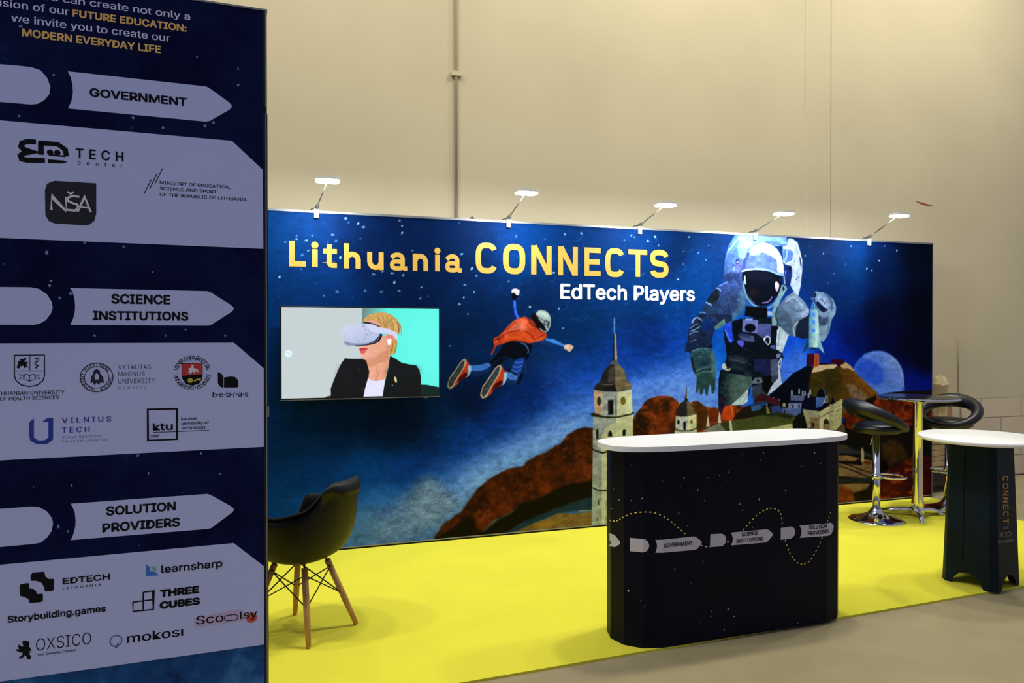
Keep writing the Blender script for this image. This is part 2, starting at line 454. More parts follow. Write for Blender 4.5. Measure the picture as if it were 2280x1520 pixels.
def print_sheet(name, cv, us, vs_, off, m, parent, gain=1.0, gamma=1.0):
    """the picture as a fine sheet of coloured points"""
    us = np.asarray(us); vs_ = np.asarray(vs_); nu, nv = len(us), len(vs_)
    UU, VV = np.meshgrid(us, vs_)
    co = np.stack([UU, np.full_like(UU, -off), VV], -1).reshape(-1, 3).astype(np.float32)
    c = np.clip(cv.sample(UU, VV), 0, 1).reshape(-1, 3)
    L = np.where(c <= 0.04045, c/12.92, ((c+0.055)/1.055)**2.4)**1.2*np.asarray(gain)
    j, i = np.mgrid[0:nv-1, 0:nu-1]; a = (j*nu+i).ravel()
    q = np.stack([a, a+1, a+1+nu, a+nu], -1).ravel().astype(np.int32)
    me = bpy.data.meshes.new(name); me.vertices.add(len(co)); me.vertices.foreach_set('co', co.ravel())
    me.loops.add(len(q)); me.loops.foreach_set('vertex_index', q)
    me.polygons.add(len(a)); me.polygons.foreach_set('loop_start', np.arange(0, len(q), 4, dtype=np.int32))
    me.update(calc_edges=True)
    at = me.color_attributes.new('print', 'FLOAT_COLOR', 'POINT')
    at.data.foreach_set('color', np.concatenate([np.clip(L, 0, 1), np.ones((len(L), 1))], 1).astype(np.float32).ravel())
    me.materials.append(m)
    o = bpy.data.objects.new(name, me); col.objects.link(o)
    if parent is not None: o.parent = parent
    return o

# ------------------------------------------------------------------ the setting
WL = at_h(2085, 1080); WR = at_h(2275, 1065)
gA = at_h(755, 1223.8); gB = at_h(2072, 1105)
MUR = Plane(gA, gB-gA)                                  # the long printed wall
WALL = Plane(MUR.O - MUR.n*0.62, MUR.d)                 # the hall wall behind it
M_wall = mat('hall_wall_paint', (204, 191, 159), rough=0.75, spec=0.3, noise=0.05, scale=0.8, bump=0.04, bscale=60)
M_seam = mat('wall_seam', (214, 200, 172), rough=0.8)
M_joint = mat('wall_joint', (176, 160, 134), rough=0.7)
M_floor = mat('hall_floor', (152, 139, 106), rough=0.6, spec=0.35, noise=0.07, scale=3.0, bump=0.03, bscale=120)
M_carpet = mat('yellow_carpet', (220, 212, 66), rough=0.95, spec=0.05, noise=0.03, scale=2.5, bump=0.15, bscale=350)

def wall_obj(name, mb, m_loc=True):
    o = mb.build(name); o.location = [float(c) for c in WALL.O]; o.rotation_euler = (0, 0, WALL.rz); return struct(o)
mb = MB(); mb.box((-8, 0, -0.01), (14, 0.2, 9.5), M_wall); wall_obj('wall_back', mb)
mb = MB(); mb.box((-9, -9, -0.2), (16, 9.5, -0.012), M_floor); struct(mb.build('floor'))
# lower block courses of the wall
M_block = bpy.data.materials.new('wall_blocks'); M_block.use_nodes = True
_nt = M_block.node_tree; _b = _nt.nodes['Principled BSDF']; _b.inputs['Roughness'].default_value = 0.75
_tc = _nt.nodes.new('ShaderNodeTexCoord'); _mp = _nt.nodes.new('ShaderNodeMapping'); _mp.inputs['Rotation'].default_value = (math.pi/2, 0, 0)
_br = _nt.nodes.new('ShaderNodeTexBrick'); _br.offset = 0.5
_br.inputs['Color1'].default_value = (*lin((212, 196, 168)), 1); _br.inputs['Color2'].default_value = (*lin((205, 188, 160)), 1); _br.inputs['Mortar'].default_value = (*lin((150, 134, 110)), 1)
_br.inputs['Scale'].default_value = 1.0; _br.inputs['Mortar Size'].default_value = 0.006; _br.inputs['Brick Width'].default_value = 0.62; _br.inputs['Row Height'].default_value = 0.222
_nt.links.new(_tc.outputs['Object'], _mp.inputs['Vector']); _nt.links.new(_mp.outputs['Vector'], _br.inputs['Vector']); _nt.links.new(_br.outputs['Color'], _b.inputs['Base Color'])
mb = MB(); mb.box((-8, -0.018, 0.0), (14, 0.0, 0.888), M_block); wall_obj('baseboard_back', mb)
u1 = WALL.uv(1015, 200)[0]; u2 = WALL.uv(1795, 200)[0]; u3 = WALL.uv(1850, 200)[0]
mb = MB(); mb.tube([(u1, -0.012, 0.9), (u1, -0.012, 9.2)], 0.013, M_joint, 10)
vz = WALL.uv(1015, 165)[1]; mb.box((u1-0.045, -0.03, vz-0.02), (u1+0.045, 0, vz+0.02), M_wall); wall_obj('trim_1', mb)
mb = MB(); mb.box((u2-0.007, -0.005, 0.9), (u2+0.007, 0.0, 9.2), M_seam); wall_obj('trim_2', mb)
mb = MB(); mb.box((u3-0.004, -0.003, 0.9), (u3+0.004, 0.0, 9.2), M_joint); wall_obj('trim_3', mb)
a = WALL.uvs([(2037, 447), (2050, 450), (2078, 458), (2062, 457.5), (2050, 454)])
mb = MB(); mb.flat(a, 0.0015, mat('red_scuff', (150, 62, 45), rough=0.8)); o = mb.build('scuff_mark')
o.location = [float(c) for c in WALL.O]; o.rotation_euler = (0, 0, WALL.rz); tag(o, 'short red scuff mark on the beige hall wall', 'mark')

# yellow carpet of the stand
CF0 = at_h(1050, 1515); CF1 = at_h(2280, 1303)
d_ = (CF1-CF0)/np.linalg.norm(CF1-CF0)
left_f = CF0 - d_*2.6; right_b = at_h(2055, 1107.5); 
perp = vec(MUR.n[0], MUR.n[1], 0)
# right edge runs out from the end of the printed wall, front edge along the counter
k = np.linalg.solve(np.array([[perp[0], -d_[0]], [perp[1], -d_[1]]]), (CF0-right_b)[:2])
right_f = right_b + perp*k[0]
back_l = MUR.P(-3.2, 0, 0.0)
q = [left_f, right_f, MUR.P(MUR.uv(2055, 1107.5)[0]+0.06, 0, 0.012), MUR.P(-3.2, 0, 0.012)]
mb = MB(); mb.prism([(p[0], p[1]) for p in q], -0.012, 0.0, M_carpet)
o = mb.build('carpet'); tag(o, 'bright yellow exhibition carpet laid on the grey floor of the stand', 'carpet')

# ------------------------------------------------------------------ long printed wall
UE = MUR.uv(2075, 830)[0]; U0 = MUR.uv(597, 830)[0]-0.75; HM = 2.5
cv = Canvas(MUR, U0, UE, 0.0, HM, 0.004, seed=4)
sky = [(500,520,18,55,105),(620,530,24,66,122),(700,640,20,58,112),(850,560,6,36,78),(960,600,6,36,78),(1060,560,8,42,86),(1150,560,15,60,115),(1300,620,10,58,112),(1400,560,10,56,108),
 (1050,700,10,42,84),(1180,680,10,45,90),(1300,750,8,52,98),(1450,750,6,42,84),(1520,690,14,70,132),(1560,600,14,70,135),(1500,560,8,44,88),(1610,560,16,62,120),(1500,800,14,72,155),(1430,840,12,62,150),
 (1500,860,80,125,205),(1400,905,95,132,205),(1450,960,95,130,200),(1560,880,80,125,210),(1640,870,40,110,215),(1620,800,12,95,185),(1590,740,14,92,180),(1340,880,30,85,175),(1280,910,62,110,190),
 (1250,950,72,118,185),(1190,990,88,132,180),(1120,1040,100,138,172),(1060,1080,92,128,160),(1030,980,14,60,118),(950,1000,8,42,84),(1120,930,10,44,105),(1180,900,8,34,82),(1060,900,4,28,62),
 (850,950,5,38,78),(900,960,5,36,74),(760,950,6,46,92),(660,960,8,54,104),(700,1050,12,62,124),(640,1000,10,58,112),(820,1040,18,76,146),(900,1040,16,70,146),(980,1060,50,100,150),(860,1120,54,108,180),
 (820,1190,84,128,176),(700,1150,30,84,150),(620,1150,18,70,130),(620,1220,26,72,126),(500,1000,8,48,85),(500,1200,16,52,92),
 (1800,560,12,52,104),(1900,590,14,58,110),(1880,660,10,46,98),(1960,600,6,30,70),(1960,700,3,16,48),(2050,560,3,12,34),(2060,700,1,5,24),(2060,800,1,4,34),(2030,760,1,6,40),
 (1960,770,3,14,66),(1900,760,4,26,100),(1770,780,22,84,190),(1780,830,60,112,215),(1850,780,8,52,150),(1880,800,6,44,150),(2060,870,10,28,130),(2030,860,14,36,140),(1540,930,80,120,190),(1900,900,20,50,120)]
cv.field(sky, 70, 0.20)
rng = random.Random(7)
# bright brush marks along the glowing band and in the upper sky
for i in range(1500):
    x = rng.uniform(610, 1560); y = 1150-(x-880)*0.52+rng.gauss(0, 62)
    if 640 < y < 1230 and x > 780:
        a_ = rng.uniform(0, 6.28); l = rng.uniform(2.5, 7)
        cv.line([(x, y), (x+l*math.cos(a_), y+l*math.sin(a_)), (x+l*1.7*math.cos(a_+0.4), y+l*1.7*math.sin(a_+0.4))], 1.2, (146, 176, 218), a=rng.uniform(0.08, 0.3), n=0)
for i in range(60):
    x = rng.uniform(1080, 1660); y = rng.uniform(530, 720); l = rng.uniform(6, 18); a_ = rng.uniform(-0.7, 0.2)
    cv.line([(x, y), (x+l*math.cos(a_), y+l*math.sin(a_)), (x+l*1.7*math.cos(a_-0.4), y+l*1.7*math.sin(a_-0.4))], 1.3, (120, 170, 220), a=rng.uniform(0.08, 0.3), n=0)
for P_, c_, so, a_ in (([(900,1030),(1120,900),(1320,760),(1560,700),(1560,780),(1330,880),(1150,1010),(960,1110)], (22,72,165), 26, 0.55),
                     ([(840,1190),(980,1075),(1160,960),(1330,865),(1470,825),(1590,800),(1600,960),(1320,960),(1150,1040),(1000,1160)], (104,146,232), 24, 0.7),
                     ([(1010,1070),(1150,985),(1270,930),(1330,960),(1180,1040),(1060,1110)], (142,176,236), 16, 0.6),
                     ([(1380,870),(1480,840),(1580,830),(1590,930),(1400,950)], (122,158,244), 20, 0.65),
                     ([(1700,860),(1740,800),(1790,770),(1800,830),(1760,860)], (96,140,230), 12, 0.6)):
    cv.poly(P_, c_, S=True, soft=so, a=a_, n=0.2, curl=0.12)
# cloud bank low on the left
G = Z(590, 880, 5.0675)
cv.poly(G(960,1520,985,1380,1200,1250,1400,1230,1560,1100,1640,1000,1800,935,1960,980,2060,1050,2200,1200,2000,1420,1950,1700,1000,1800), (92, 120, 165), S=True, soft=9, n=0.2, curl=0.22, a=0.55)
cv.poly(G(1250,1420,1420,1330,1650,1100,1820,960,2000,1090,2100,1250,1960,1450,1700,1600,1300,1650), (130, 146, 178), S=True, soft=12, n=0.22, curl=0.25, a=0.55)
FZ = Z(960, 920, 5.0675)
cv.poly(FZ(-100,750,0,745,120,800,200,900,330,940,420,930,380,1030,260,1130,120,1200,-200,1250), (138, 156, 186), S=True, soft=10, n=0.2, curl=0.25, a=0.6)
for i in range(170):
    x = rng.uniform(800, 1040); y = rng.uniform(1080, 1215); a_ = rng.uniform(0, 6.28); l = rng.uniform(4, 9)
    if y > 1230-(x-780)*0.9:
        cv.line([(x, y), (x+l*math.cos(a_), y+l*math.sin(a_)), (x+l*1.5*math.cos(a_+0.9), y+l*1.5*math.sin(a_+0.9))], 1.8, (160, 172, 185), a=rng.uniform(0.06, 0.22), n=0)
# stars
Q4 = Z(590, 380, 4.385); Q5 = Z(1040, 380, 4.385); Q6 = Z(1480, 420, 3.677)
stars = Q4(310,632,305,665,405,680,460,635,660,625,690,685,610,700,200,695,425,780,360,825,735,848,120,858,910,515,962,550,820,505,785,465,1315,487,1340,540,1337,605,1895,508,1350,1020,1262,1090,1310,1172,1060,1010,1150,985,1240,1000,1437,780,1922,812,2020,955,2068,1028,1900,1300,1595,1228,1940,1238,140,1035,500,1100,575,1220,930,665,865,685,1525,1140,1520,1245,350,960,1135,1180,705,1180,980,1172)
stars += Q5(955,620,480,640,760,668,1115,610,1635,648,1835,645,1605,630,1535,680,1765,685,1870,730,2115,788,2060,1060,845,995,45,955,90,1025,405,1080,615,1330,895,1350,2170,648,2113,910)
stars += Q6(420,405,360,465,338,582,275,525,650,650,1150,548,1190,470,1480,618,1655,655,1695,670,1755,590,1385,695,1340,775,1525,470,1900,505,1300,530,200,395,1120,620,1800,470)
stars += Z(960, 620, 5.067)(380,70,370,210,318,290,485,150,415,400,1115,320,1440,340,1490,560,210,760)
for i, (x, y) in enumerate(stars):
    r = rng.uniform(1.0, 2.0) if x > 1500 else rng.uniform(1.3, 2.9); a_ = rng.uniform(0, 3.14); e = rng.uniform(0.45, 0.9)
    cv.poly([(x+r*math.cos(t)*math.cos(a_)*1.3-r*e*math.sin(t)*math.sin(a_), y+r*math.cos(t)*math.sin(a_)*1.3+r*e*math.sin(t)*math.cos(a_)) for t in [k_*0.785 for k_ in range(8)]], (185, 212, 240), a=rng.uniform(0.5, 1.0), n=0)
for i in range(330):
    x = rng.uniform(600, 2075); y = rng.uniform(470, 1000)
    if y < 900-(x-600)*0.1:
        cv.ell(x, y, rng.uniform(0.6, 1.3), rng.uniform(0.6, 1.2), (120, 165, 215), a=rng.uniform(0.1, 0.5), n=0)

# moon
D = Z(1720, 740, 6.61)
cv.poly([(1720+(1545+392*math.cos(t))/6.61, 740+(700+430*math.sin(t))/6.61) for t in [i*0.1745 for i in range(36)]], (66, 104, 196), soft=1, n=0.15, g=((128, 150, 205),)+tuple(D(1350,800,1850,480)), curl=0.06)
cv.poly(D(1330,330,1450,290,1560,275,1680,300,1650,420,1560,350,1480,340,1400,400), (112, 140, 200), S=True, soft=2, a=0.8, n=0.15)
cv.poly(D(1640,430,1760,400,1830,520,1860,620,1780,560,1700,540), (125, 148, 200), S=True, soft=2, a=0.8, n=0.15)
cv.poly(D(1250,500,1400,420,1560,470,1640,640,1560,780,1400,700), (48, 88, 188), S=True, soft=4, a=0.8, n=0.15)
cv.poly(D(1300,720,1500,780,1700,800,1880,760,1910,930,1500,930), (110, 145, 215), soft=5, a=0.7, n=0.15)
cv.line(D(1720,330,1840,470,1910,640,1935,800,1930,910), 2.6, (150, 170, 205), n=0.1, a=0.8)

# autumn trees behind the towers
cv.mul = 0.80
low = [(1395,955),(1870,945),(1870,1150),(1395,1200)]
cv.poly(low, (92, 46, 16), n=0.3, blotch=((62, 42, 14), 0.4, 0.8))
cv.poly([(1395,1110),(1600,1085),(1870,1075),(1870,1150),(1395,1200)], (150, 116, 64), soft=3, n=0.2)
cv.poly([(1395,1075),(1560,1060),(1870,1050),(1870,1078),(1600,1090),(1395,1112)], (50, 66, 70), soft=3, n=0.2)
cv.dabs([(1400,960),(1865,950),(1865,1050),(1400,1070)], 700, 1.5, 5.0, [(60,32,12),(130,58,20),(150,68,24),(74,50,16),(166,80,34)], 0.45)
Qz = Z(1280, 680, 3.677)
cv.poly(Qz(470,1100,478,930,500,880,540,840,570,790,610,760,690,738,790,742,850,790,880,900,930,830,960,785,1010,780,1060,822,1120,838,1175,845,1250,830,1310,815,1385,825,1470,820,1480,1000,1300,1100), (108, 52, 18), n=0.3, blotch=((138, 64, 24), 0.35, 0.75))
cv.poly(Qz(480,1090,480,930,520,870,580,900,610,960,600,1090), (58, 36, 14), soft=3, n=0.2)
cv.poly(Qz(610,1080,620,960,700,880,760,780,830,800,840,900,760,1000,740,1080), (165, 76, 32), S=True, soft=3, n=0.25)
cv.poly(Qz(700,830,760,770,780,850,740,890), (66, 32, 16), S=True, soft=2, n=0.2)
cv.poly(Qz(1000,1020,1010,900,960,820,1020,800,1080,850,1080,940,1060,1010), (98, 62, 18), S=True, soft=2, n=0.2)
cv.poly(Qz(1085,860,1140,835,1180,860,1180,940,1130,960,1090,920), (150, 62, 26), S=True, soft=2, n=0.2)
cv.dabs(Qz(480,1080,490,920,600,790,700,750,790,755,860,850,980,790,1060,840,1200,850,1380,830,1450,840,1300,940,1050,1020,1000,1080), 800, 1.5, 4.5, [(64,36,14),(108,52,18),(150,66,24),(176,82,34),(120,56,18),(90,58,18)], 0.45)
# hill of autumn trees on the left
hill = FZ(20,1440,120,1270,260,1160,330,1120,430,985,480,920,520,850,650,745,800,660,920,610,1050,600,1075,545,1200,470,1290,450,1400,370,1470,340,1540,240,1650,175,1760,155,1850,175,1850,800,1500,850,1200,980,1000,1030,900,1110,700,1210,560,1350)
cv.poly(hill, (92, 44, 15), n=0.3, soft=1)
for p in (FZ(620,830,760,790,880,880,900,980,800,1060,660,1060,620,960), FZ(1150,560,1300,570,1380,690,1340,880,1200,930,1120,820), FZ(1420,470,1560,560,1600,700,1480,780,1400,640), FZ(1620,330,1760,300,1830,420,1820,720,1680,740,1620,560)):
    cv.poly(p, (126, 58, 20), S=True, soft=8, n=0.3, a=0.8)
for p in (FZ(790,1040,900,1020,930,1090,840,1160,770,1130), FZ(1010,900,1060,880,1050,970,1010,985), FZ(1220,800,1310,790,1330,900,1240,930), FZ(1720,560,1790,590,1810,740,1700,745), FZ(520,1160,680,1090,720,1200,560,1310)):
    cv.poly(p, (176, 80, 32), S=True, soft=5, n=0.3, a=0.7)
for p in (FZ(1440,360,1600,290,1620,400,1580,540,1530,550,1500,450), FZ(1280,450,1400,390,1380,540,1330,590,1280,520), FZ(1060,560,1160,570,1140,660,1110,800,1030,800,960,740,900,690,1000,690,1090,680), FZ(520,870,640,870,640,1000,600,1100,480,1110,400,1080,460,950), FZ(740,760,860,700,900,780,780,790), FZ(1700,200,1830,200,1830,320,1740,260), FZ(1420,690,1500,700,1480,790,1430,770), FZ(1720,480,1800,490,1820,560,1760,560)):
    cv.poly(p, (50, 27, 11), S=True, soft=5, n=0.25, a=0.75)
cv.dabs(hill, 1500, 1.5, 5.0, [(60,32,12),(92,44,15),(130,58,20),(150,68,24),(112,52,18),(74,38,14),(166,80,34)], 0.45)
cv.poly(FZ(20,1440,340,1180,420,1150,490,1200,520,1310,600,1330,760,1190,900,1130,1000,1020,1080,1000,1200,960,1330,900,1530,800,1850,755,1850,1010,1500,1090,1250,1160,1050,1230,850,1350,600,1460), (40, 32, 10), S=False, soft=2, n=0.25)
cv.poly(FZ(40,1400,180,1270,310,1180,320,1220,160,1340), (112, 54, 16), S=True, soft=2, n=0.25)
cv.poly(FZ(840,1360,1050,1220,1300,1115,1560,1015,1850,925,1850,1110,1600,1100,1400,1140,1200,1230,940,1345), (52, 80, 92), soft=2, n=0.18, curl=0.1)
cv.poly(FZ(930,1350,1150,1240,1300,1190,1430,1125,1580,1130,1850,1112,1850,1300,900,1420), (168, 132, 70), n=0.2, blotch=((140, 106, 50), 0.5, 0.9))
cv.line(FZ(1660,1105,1760,1098,1830,1105), 2, (185, 180, 165), n=0.05)

# castle hill with its brick tower
cv.mul = 1.0
cv.poly(D(-40,900,0,880,150,750,300,600,450,520,500,488,600,500,620,600,600,800,620,1100,0,1200,-80,1100), (7, 15, 30), n=0.2)
cv.poly(D(570,600,600,500,700,470,950,470,1050,440,1100,450,1160,500,1230,600,1400,760,1540,880,1570,960,1480,1080,1400,1240,1050,1260,560,1150,535,800), (78, 62, 20), n=0.22, g=((136, 86, 26),)+tuple(D(800,700,1300,760)), curl=0.08)
cv.poly(D(560,620,700,570,830,540,950,560,1000,700,950,900,800,900,600,900,545,800), (70, 62, 18), S=True, soft=8, n=0.2, a=0.7)
cv.poly(D(770,640,900,580,1000,640,1000,860,900,920,800,860), (58, 46, 14), S=True, soft=10, n=0.2, a=0.7)
cv.poly(D(1060,560,1150,560,1260,680,1200,720,1100,720), (120, 70, 22), S=True, soft=6, n=0.2, a=0.8)
cv.poly(D(575,592,620,480,750,470,930,468,955,488,900,532,800,535,700,572), (214, 180, 142), n=0.08)
cv.poly(D(1000,490,1050,440,1085,440,1150,490,1215,575,1110,525,1040,530), (200, 160, 112), n=0.08)
cv.poly(D(1085,782,1150,775,1230,790,1350,900,1470,1010,1465,1060,1420,1095,1300,1060,1200,970), (132, 108, 80), S=True, soft=1, n=0.18)
cv.poly(D(510,312,612,308,610,492,498,492), (72, 18, 40), n=0.12)
cv.poly(D(618,308,684,314,686,490,604,515), (188, 88, 48), n=0.12)
for q_ in ((640,365),(642,410),(643,462)): cv.ell(*D(*q_)[0], 1.3, 2.2, (60, 20, 15), n=0)
cv.poly(D(690,440,850,458,850,472,690,478), (14, 10, 30), n=0)
cv.poly(D(862,398,1040,394,1058,460,1000,470,990,500,960,490,950,462,850,464), (66, 14, 30), n=0.1)

cv.dabs(D(580,620,720,580,950,560,1100,560,1230,640,1400,800,1500,920,1440,1080,1100,1180,700,1000,560,800), 500, 1.5, 4.5, [(66,54,16),(92,70,22),(120,76,24),(54,44,14),(104,64,20)], 0.35)
# right foreground: trees, path, river
H = Z(1840, 900, 6.335)
cv.poly([(1835,965),(1880,940),(1905,900),(1950,880),(1990,872),(2090,868),(2090,1120),(1835,1140)], (34, 22, 12), n=0.2)
cv.mul = 0.85
cv.poly(D(1060,1200,1080,1080,1200,1040,1400,1090,1480,1050,1560,940,1700,990,2400,960,2400,1250,2000,1400,1700,1420,1300,1450,1080,1400), (96, 32, 10), n=0.35, blotch=((150, 62, 18), 0.45, 0.9))
cv.poly(D(1560,1050,1700,1020,1780,1130,1700,1260,1600,1220), (160, 66, 20), S=True, soft=6, n=0.35, a=0.8)
cv.poly(D(1850,1120,1950,1150,1960,1330,1880,1300), (150, 54, 16), S=True, soft=6, n=0.35, a=0.8)
cv.poly(D(1080,1220,1180,1200,1260,1280,1240,1400,1110,1390), (110, 38, 14), S=True, soft=4, n=0.3)
cv.mul = 1.0
cv.poly(H(-20,500,200,470,640,480,1000,520,1480,480,1480,740,1100,700,640,720,100,620,-20,620), (24, 22, 14), soft=4, n=0.2)
cv.poly(H(-20,590,110,600,300,640,300,600,640,700,660,760,450,700,110,690,-20,700), (58, 62, 62), soft=2, n=0.2)
cv.poly(H(110,570,290,575,300,620,130,640), (86, 68, 50), S=True, soft=2, n=0.2)
cv.poly(H(-20,700,110,720,300,720,470,760,640,790,660,1060,300,1020,-20,1010), (152, 118, 78), n=0.15, blotch=((118, 90, 56), 0.45, 0.9))
cv.poly(H(-20,1040,110,1060,300,1045,640,1030,660,1090,300,1110,110,1125,-20,1120), (48, 52, 48), soft=2, n=0.2)
cv.poly(H(-20,1120,110,1130,400,1110,620,1115,560,1210,380,1250,-20,1250), (146, 112, 66), soft=1, n=0.15)
cv.poly(H(-20,1210,110,1180,220,1150,340,1200,400,1320,380,1390,-20,1420), (132, 66, 18), S=True, soft=3, n=0.35)
cv.poly(H(360,1260,480,1230,640,1150,760,1200,760,1360,420,1390), (42, 30, 10), soft=3, n=0.25)
cv.dabs(H(740,1020,860,940,960,880,1100,810,1250,750,1470,745,1470,1330,760,1350), 500, 1.5, 5.0, [(96,26,6),(140,60,16),(70,14,6),(120,44,12),(160,76,24)], 0.45)
cv.dabs(D(1070,1210,1200,1060,1400,1100,1560,960,2350,970,2350,1230,1700,1400,1300,1430,1090,1390), 500, 1.5, 5.0, [(96,32,10),(150,62,18),(60,18,8),(120,46,12),(172,84,28)], 0.45)
cv.dabs(H(800,530,950,500,1080,600,1150,730,1000,800,900,870,800,760), 200, 1.5, 4.0, [(88,58,22),(60,40,14),(110,76,30),(130,84,30)], 0.4)
cv.dabs(H(-10,1240,110,1190,220,1160,340,1210,400,1320,100,1390), 150, 1.5, 4.0, [(132,66,18),(90,44,12),(160,84,26)], 0.4)
cv.line(H(110,845,260,890,430,955,560,1010,660,1040), 2.0, (18, 12, 10), S=False, n=0)
cv.line(H(110,800,300,850,460,910,660,970), 1.8, (18, 12, 10), S=False, n=0)
cv.poly(H(110,795,400,800,470,760,510,830,500,860,110,820), (26, 18, 14), soft=1, n=0.1)
cv.poly(H(488,650,505,600,530,665,532,800,495,822), (186, 160, 124), n=0.05)
cv.poly(H(515,810,600,790,640,840,560,850), (116, 54, 26), soft=1, n=0.1)
cv.mul = 0.85
cv.poly(H(730,1010,860,930,960,870,1100,800,1250,745,1480,740,1480,1340,740,1370), (96, 26, 6), soft=3, n=0.3, blotch=((140, 62, 16), 0.5, 0.95))
cv.poly(H(780,1090,880,1040,950,1160,1060,1160,1050,1300,800,1310), (140, 60, 18), S=True, soft=8, n=0.35, a=0.6)
cv.poly(H(1340,820,1480,780,1480,1340,1340,1330), (78, 6, 4), soft=6, n=0.2, a=0.8)
cv.poly(H(790,560,880,510,960,500,1060,560,1110,640,1150,740,1060,790,990,830,900,875,840,820,800,740), (88, 58, 22), S=True, soft=3, n=0.35, curl=0.2)
cv.poly(H(750,800,800,770,870,860,860,920,760,960), (16, 16, 10), S=True, soft=3, n=0.1)

# palace under the hill
cv.mul = 1.0
cv.poly(D(-60,1090,0,1050,130,1100,430,1080,480,1260,480,1440,0,1460,-200,1300), (28, 34, 30), n=0.2)
cv.poly(D(-10,960,0,965,100,970,110,1050,0,1050), (98, 34, 32), n=0.1)
cv.poly(D(260,920,470,930,470,985,440,1010,270,1000), (96, 100, 132), n=0.15)
cv.poly(D(230,1040,430,1035,420,1125,330,1120,232,1110), (128, 130, 165), n=0.2)
cv.poly(D(265,1000,440,1010,430,1040,240,1035), (20, 26, 60), n=0.1)
cv.poly(D(55,1100,250,1115,425,1120,415,1215,330,1225,200,1190,70,1165), (92, 104, 150), n=0.18)
cv.poly(D(455,1000,500,960,600,930,700,990,760,1020,845,1060,690,1165,470,1130), (14, 18, 40), n=0.12)
cv.poly(D(640,950,765,950,740,1080,640,1110), (84, 106, 160), n=0.15)
cv.poly(D(655,945,680,860,720,815,765,855,778,930,770,950), (12, 20, 36), S=True, n=0.1)
cv.line(D(740,830,775,880,770,930), 1.2, (120, 130, 160), n=0)
cv.line(D(732,660,728,750,720,830), 1.8, (60, 62, 70), n=0)
cv.poly(D(780,940,815,930,815,1020,740,1050), (160, 160, 168), n=0.1); cv.poly(D(790,960,806,958,806,1010,785,1020), (30,32,50), n=0)
cv.poly(D(845,1060,885,938,925,1040,900,1070), (14, 14, 34), n=0.1)
cv.poly(D(450,1128,692,1160,684,1262,570,1250,462,1225), (164, 154, 124), n=0.2)
cv.poly(D(690,1168,842,1078,842,1170,690,1262), (196, 184, 142), n=0.1)
cv.poly(D(525,1238,690,1258,690,1442,600,1415,545,1390), (138, 114, 84), n=0.15)
cv.poly(D(470,1200,540,1240,560,1400,500,1420,490,1300), (170, 156, 110), n=0.15)
cv.poly(D(690,1262,842,1180,838,1445,690,1445), (198, 186, 144), n=0.1)
cv.poly(D(750,1440,752,1310,770,1275,800,1265,825,1300,836,1340,830,1440), (54, 42, 28), n=0.1)
cv.poly(D(758,1440,762,1345,830,1345,828,1440), (150, 118, 88), n=0.1)
cv.poly(D(575,1330,612,1325,612,1400,580,1390), (40, 32, 26), n=0)
cv.poly(D(842,1060,920,1050,925,1440,842,1445), (172, 160, 124), n=0.12)
cv.poly(D(905,1040,1032,968,1012,1400,940,1440,900,1420), (190, 178, 134), n=0.12)
cv.line(D(690,1258,842,1168), 1.4, (90, 78, 56), n=0); cv.line(D(845,1168,905,1162), 1.6, (70, 60, 44), n=0)
cv.line(D(920,1110,1025,1050), 1.2, (110, 98, 70), n=0); cv.line(D(935,1150,930,1400), 1.0, (120, 108, 78), n=0)
for q_ in ((960,1150),(980,1140),(998,1130),(985,1260),(945,1280)): cv.ell(*D(*q_)[0], 0.8, 2.4, (100, 88, 62), n=0)
cv.poly(D(940,1445,985,1380,1050,1350,1070,1440,1060,1470), (96, 78, 62), S=True, n=0.15)
cv.poly(D(270,1440,290,1330,350,1230,420,1190,480,1280,495,1430), (22, 26, 14), S=True, soft=1, n=0.25)
for q_ in ((285,880),(392,862),(445,890),(478,892),(530,922),(555,870),(15,985),(100,1020)):
    x, y = D(*q_)[0]; cv.poly([(x-1.3, y-5), (x+1.1, y-5), (x+1.6, y+6), (x-1.6, y+6)], (190, 195, 210), n=0)
for q_ in ((130,1145),(175,1165),(300,1090),(390,1080)): x, y = D(*q_)[0]; cv.poly([(x-1.6, y-4), (x+1.6, y-4), (x+1.6, y+4), (x-1.6, y+4)], (24, 28, 60), n=0)
cv.poly(D(150,1040,190,1035,195,1090,150,1095), (165, 160, 120), n=0.1)
# long olive church roof and gable
cv.poly(Qz(1262,952,1380,918,1520,890,1640,870,1720,880,1810,905,1770,985,1560,1010,1290,1032), (84, 88, 46), n=0.2)
cv.poly(Qz(1500,900,1560,880,1640,870,1810,905,1760,930,1640,900), (40, 46, 26), soft=2, n=0.15)
cv.poly(Qz(1290,1032,1560,1010,1780,965,1790,1040,1280,1080), (190, 180, 130), n=0.12)
cv.poly(Qz(1195,958,1262,950,1290,1032,1240,1032), (70, 72, 42), n=0.2)
cv.poly(Qz(1045,1018,1185,955,1240,1032,1100,1040), (128, 124, 112), n=0.15)
cv.poly(Qz(1100,1035,1240,1030,1240,1080,1060,1080), (190, 185, 150), n=0.1)
cv.line(Qz(1045,1018,1185,958,1240,1030), 1.8, (52, 50, 42), S=False, n=0)
cv.poly(Qz(1262,940,1280,940,1292,1032,1270,1032), (190, 185, 160), n=0.05)
for a_ in ((1090,890,1075,990,1105,990), (1185,850,1168,960,1198,960)):
    cv.poly(Qz(*a_), (206, 190, 175), n=0.05)
cv.poly(Qz(1175,845,1190,780,1250,768,1210,860,1195,900), (52, 30, 60), n=0.15)
cv.poly(Qz(1250,768,1290,820,1312,890,1292,932,1205,935,1195,900,1215,860), (198, 78, 28), n=0.15); cv.line(Qz(1252,775,1285,850,1290,900), 2, (225, 120, 60), n=0)
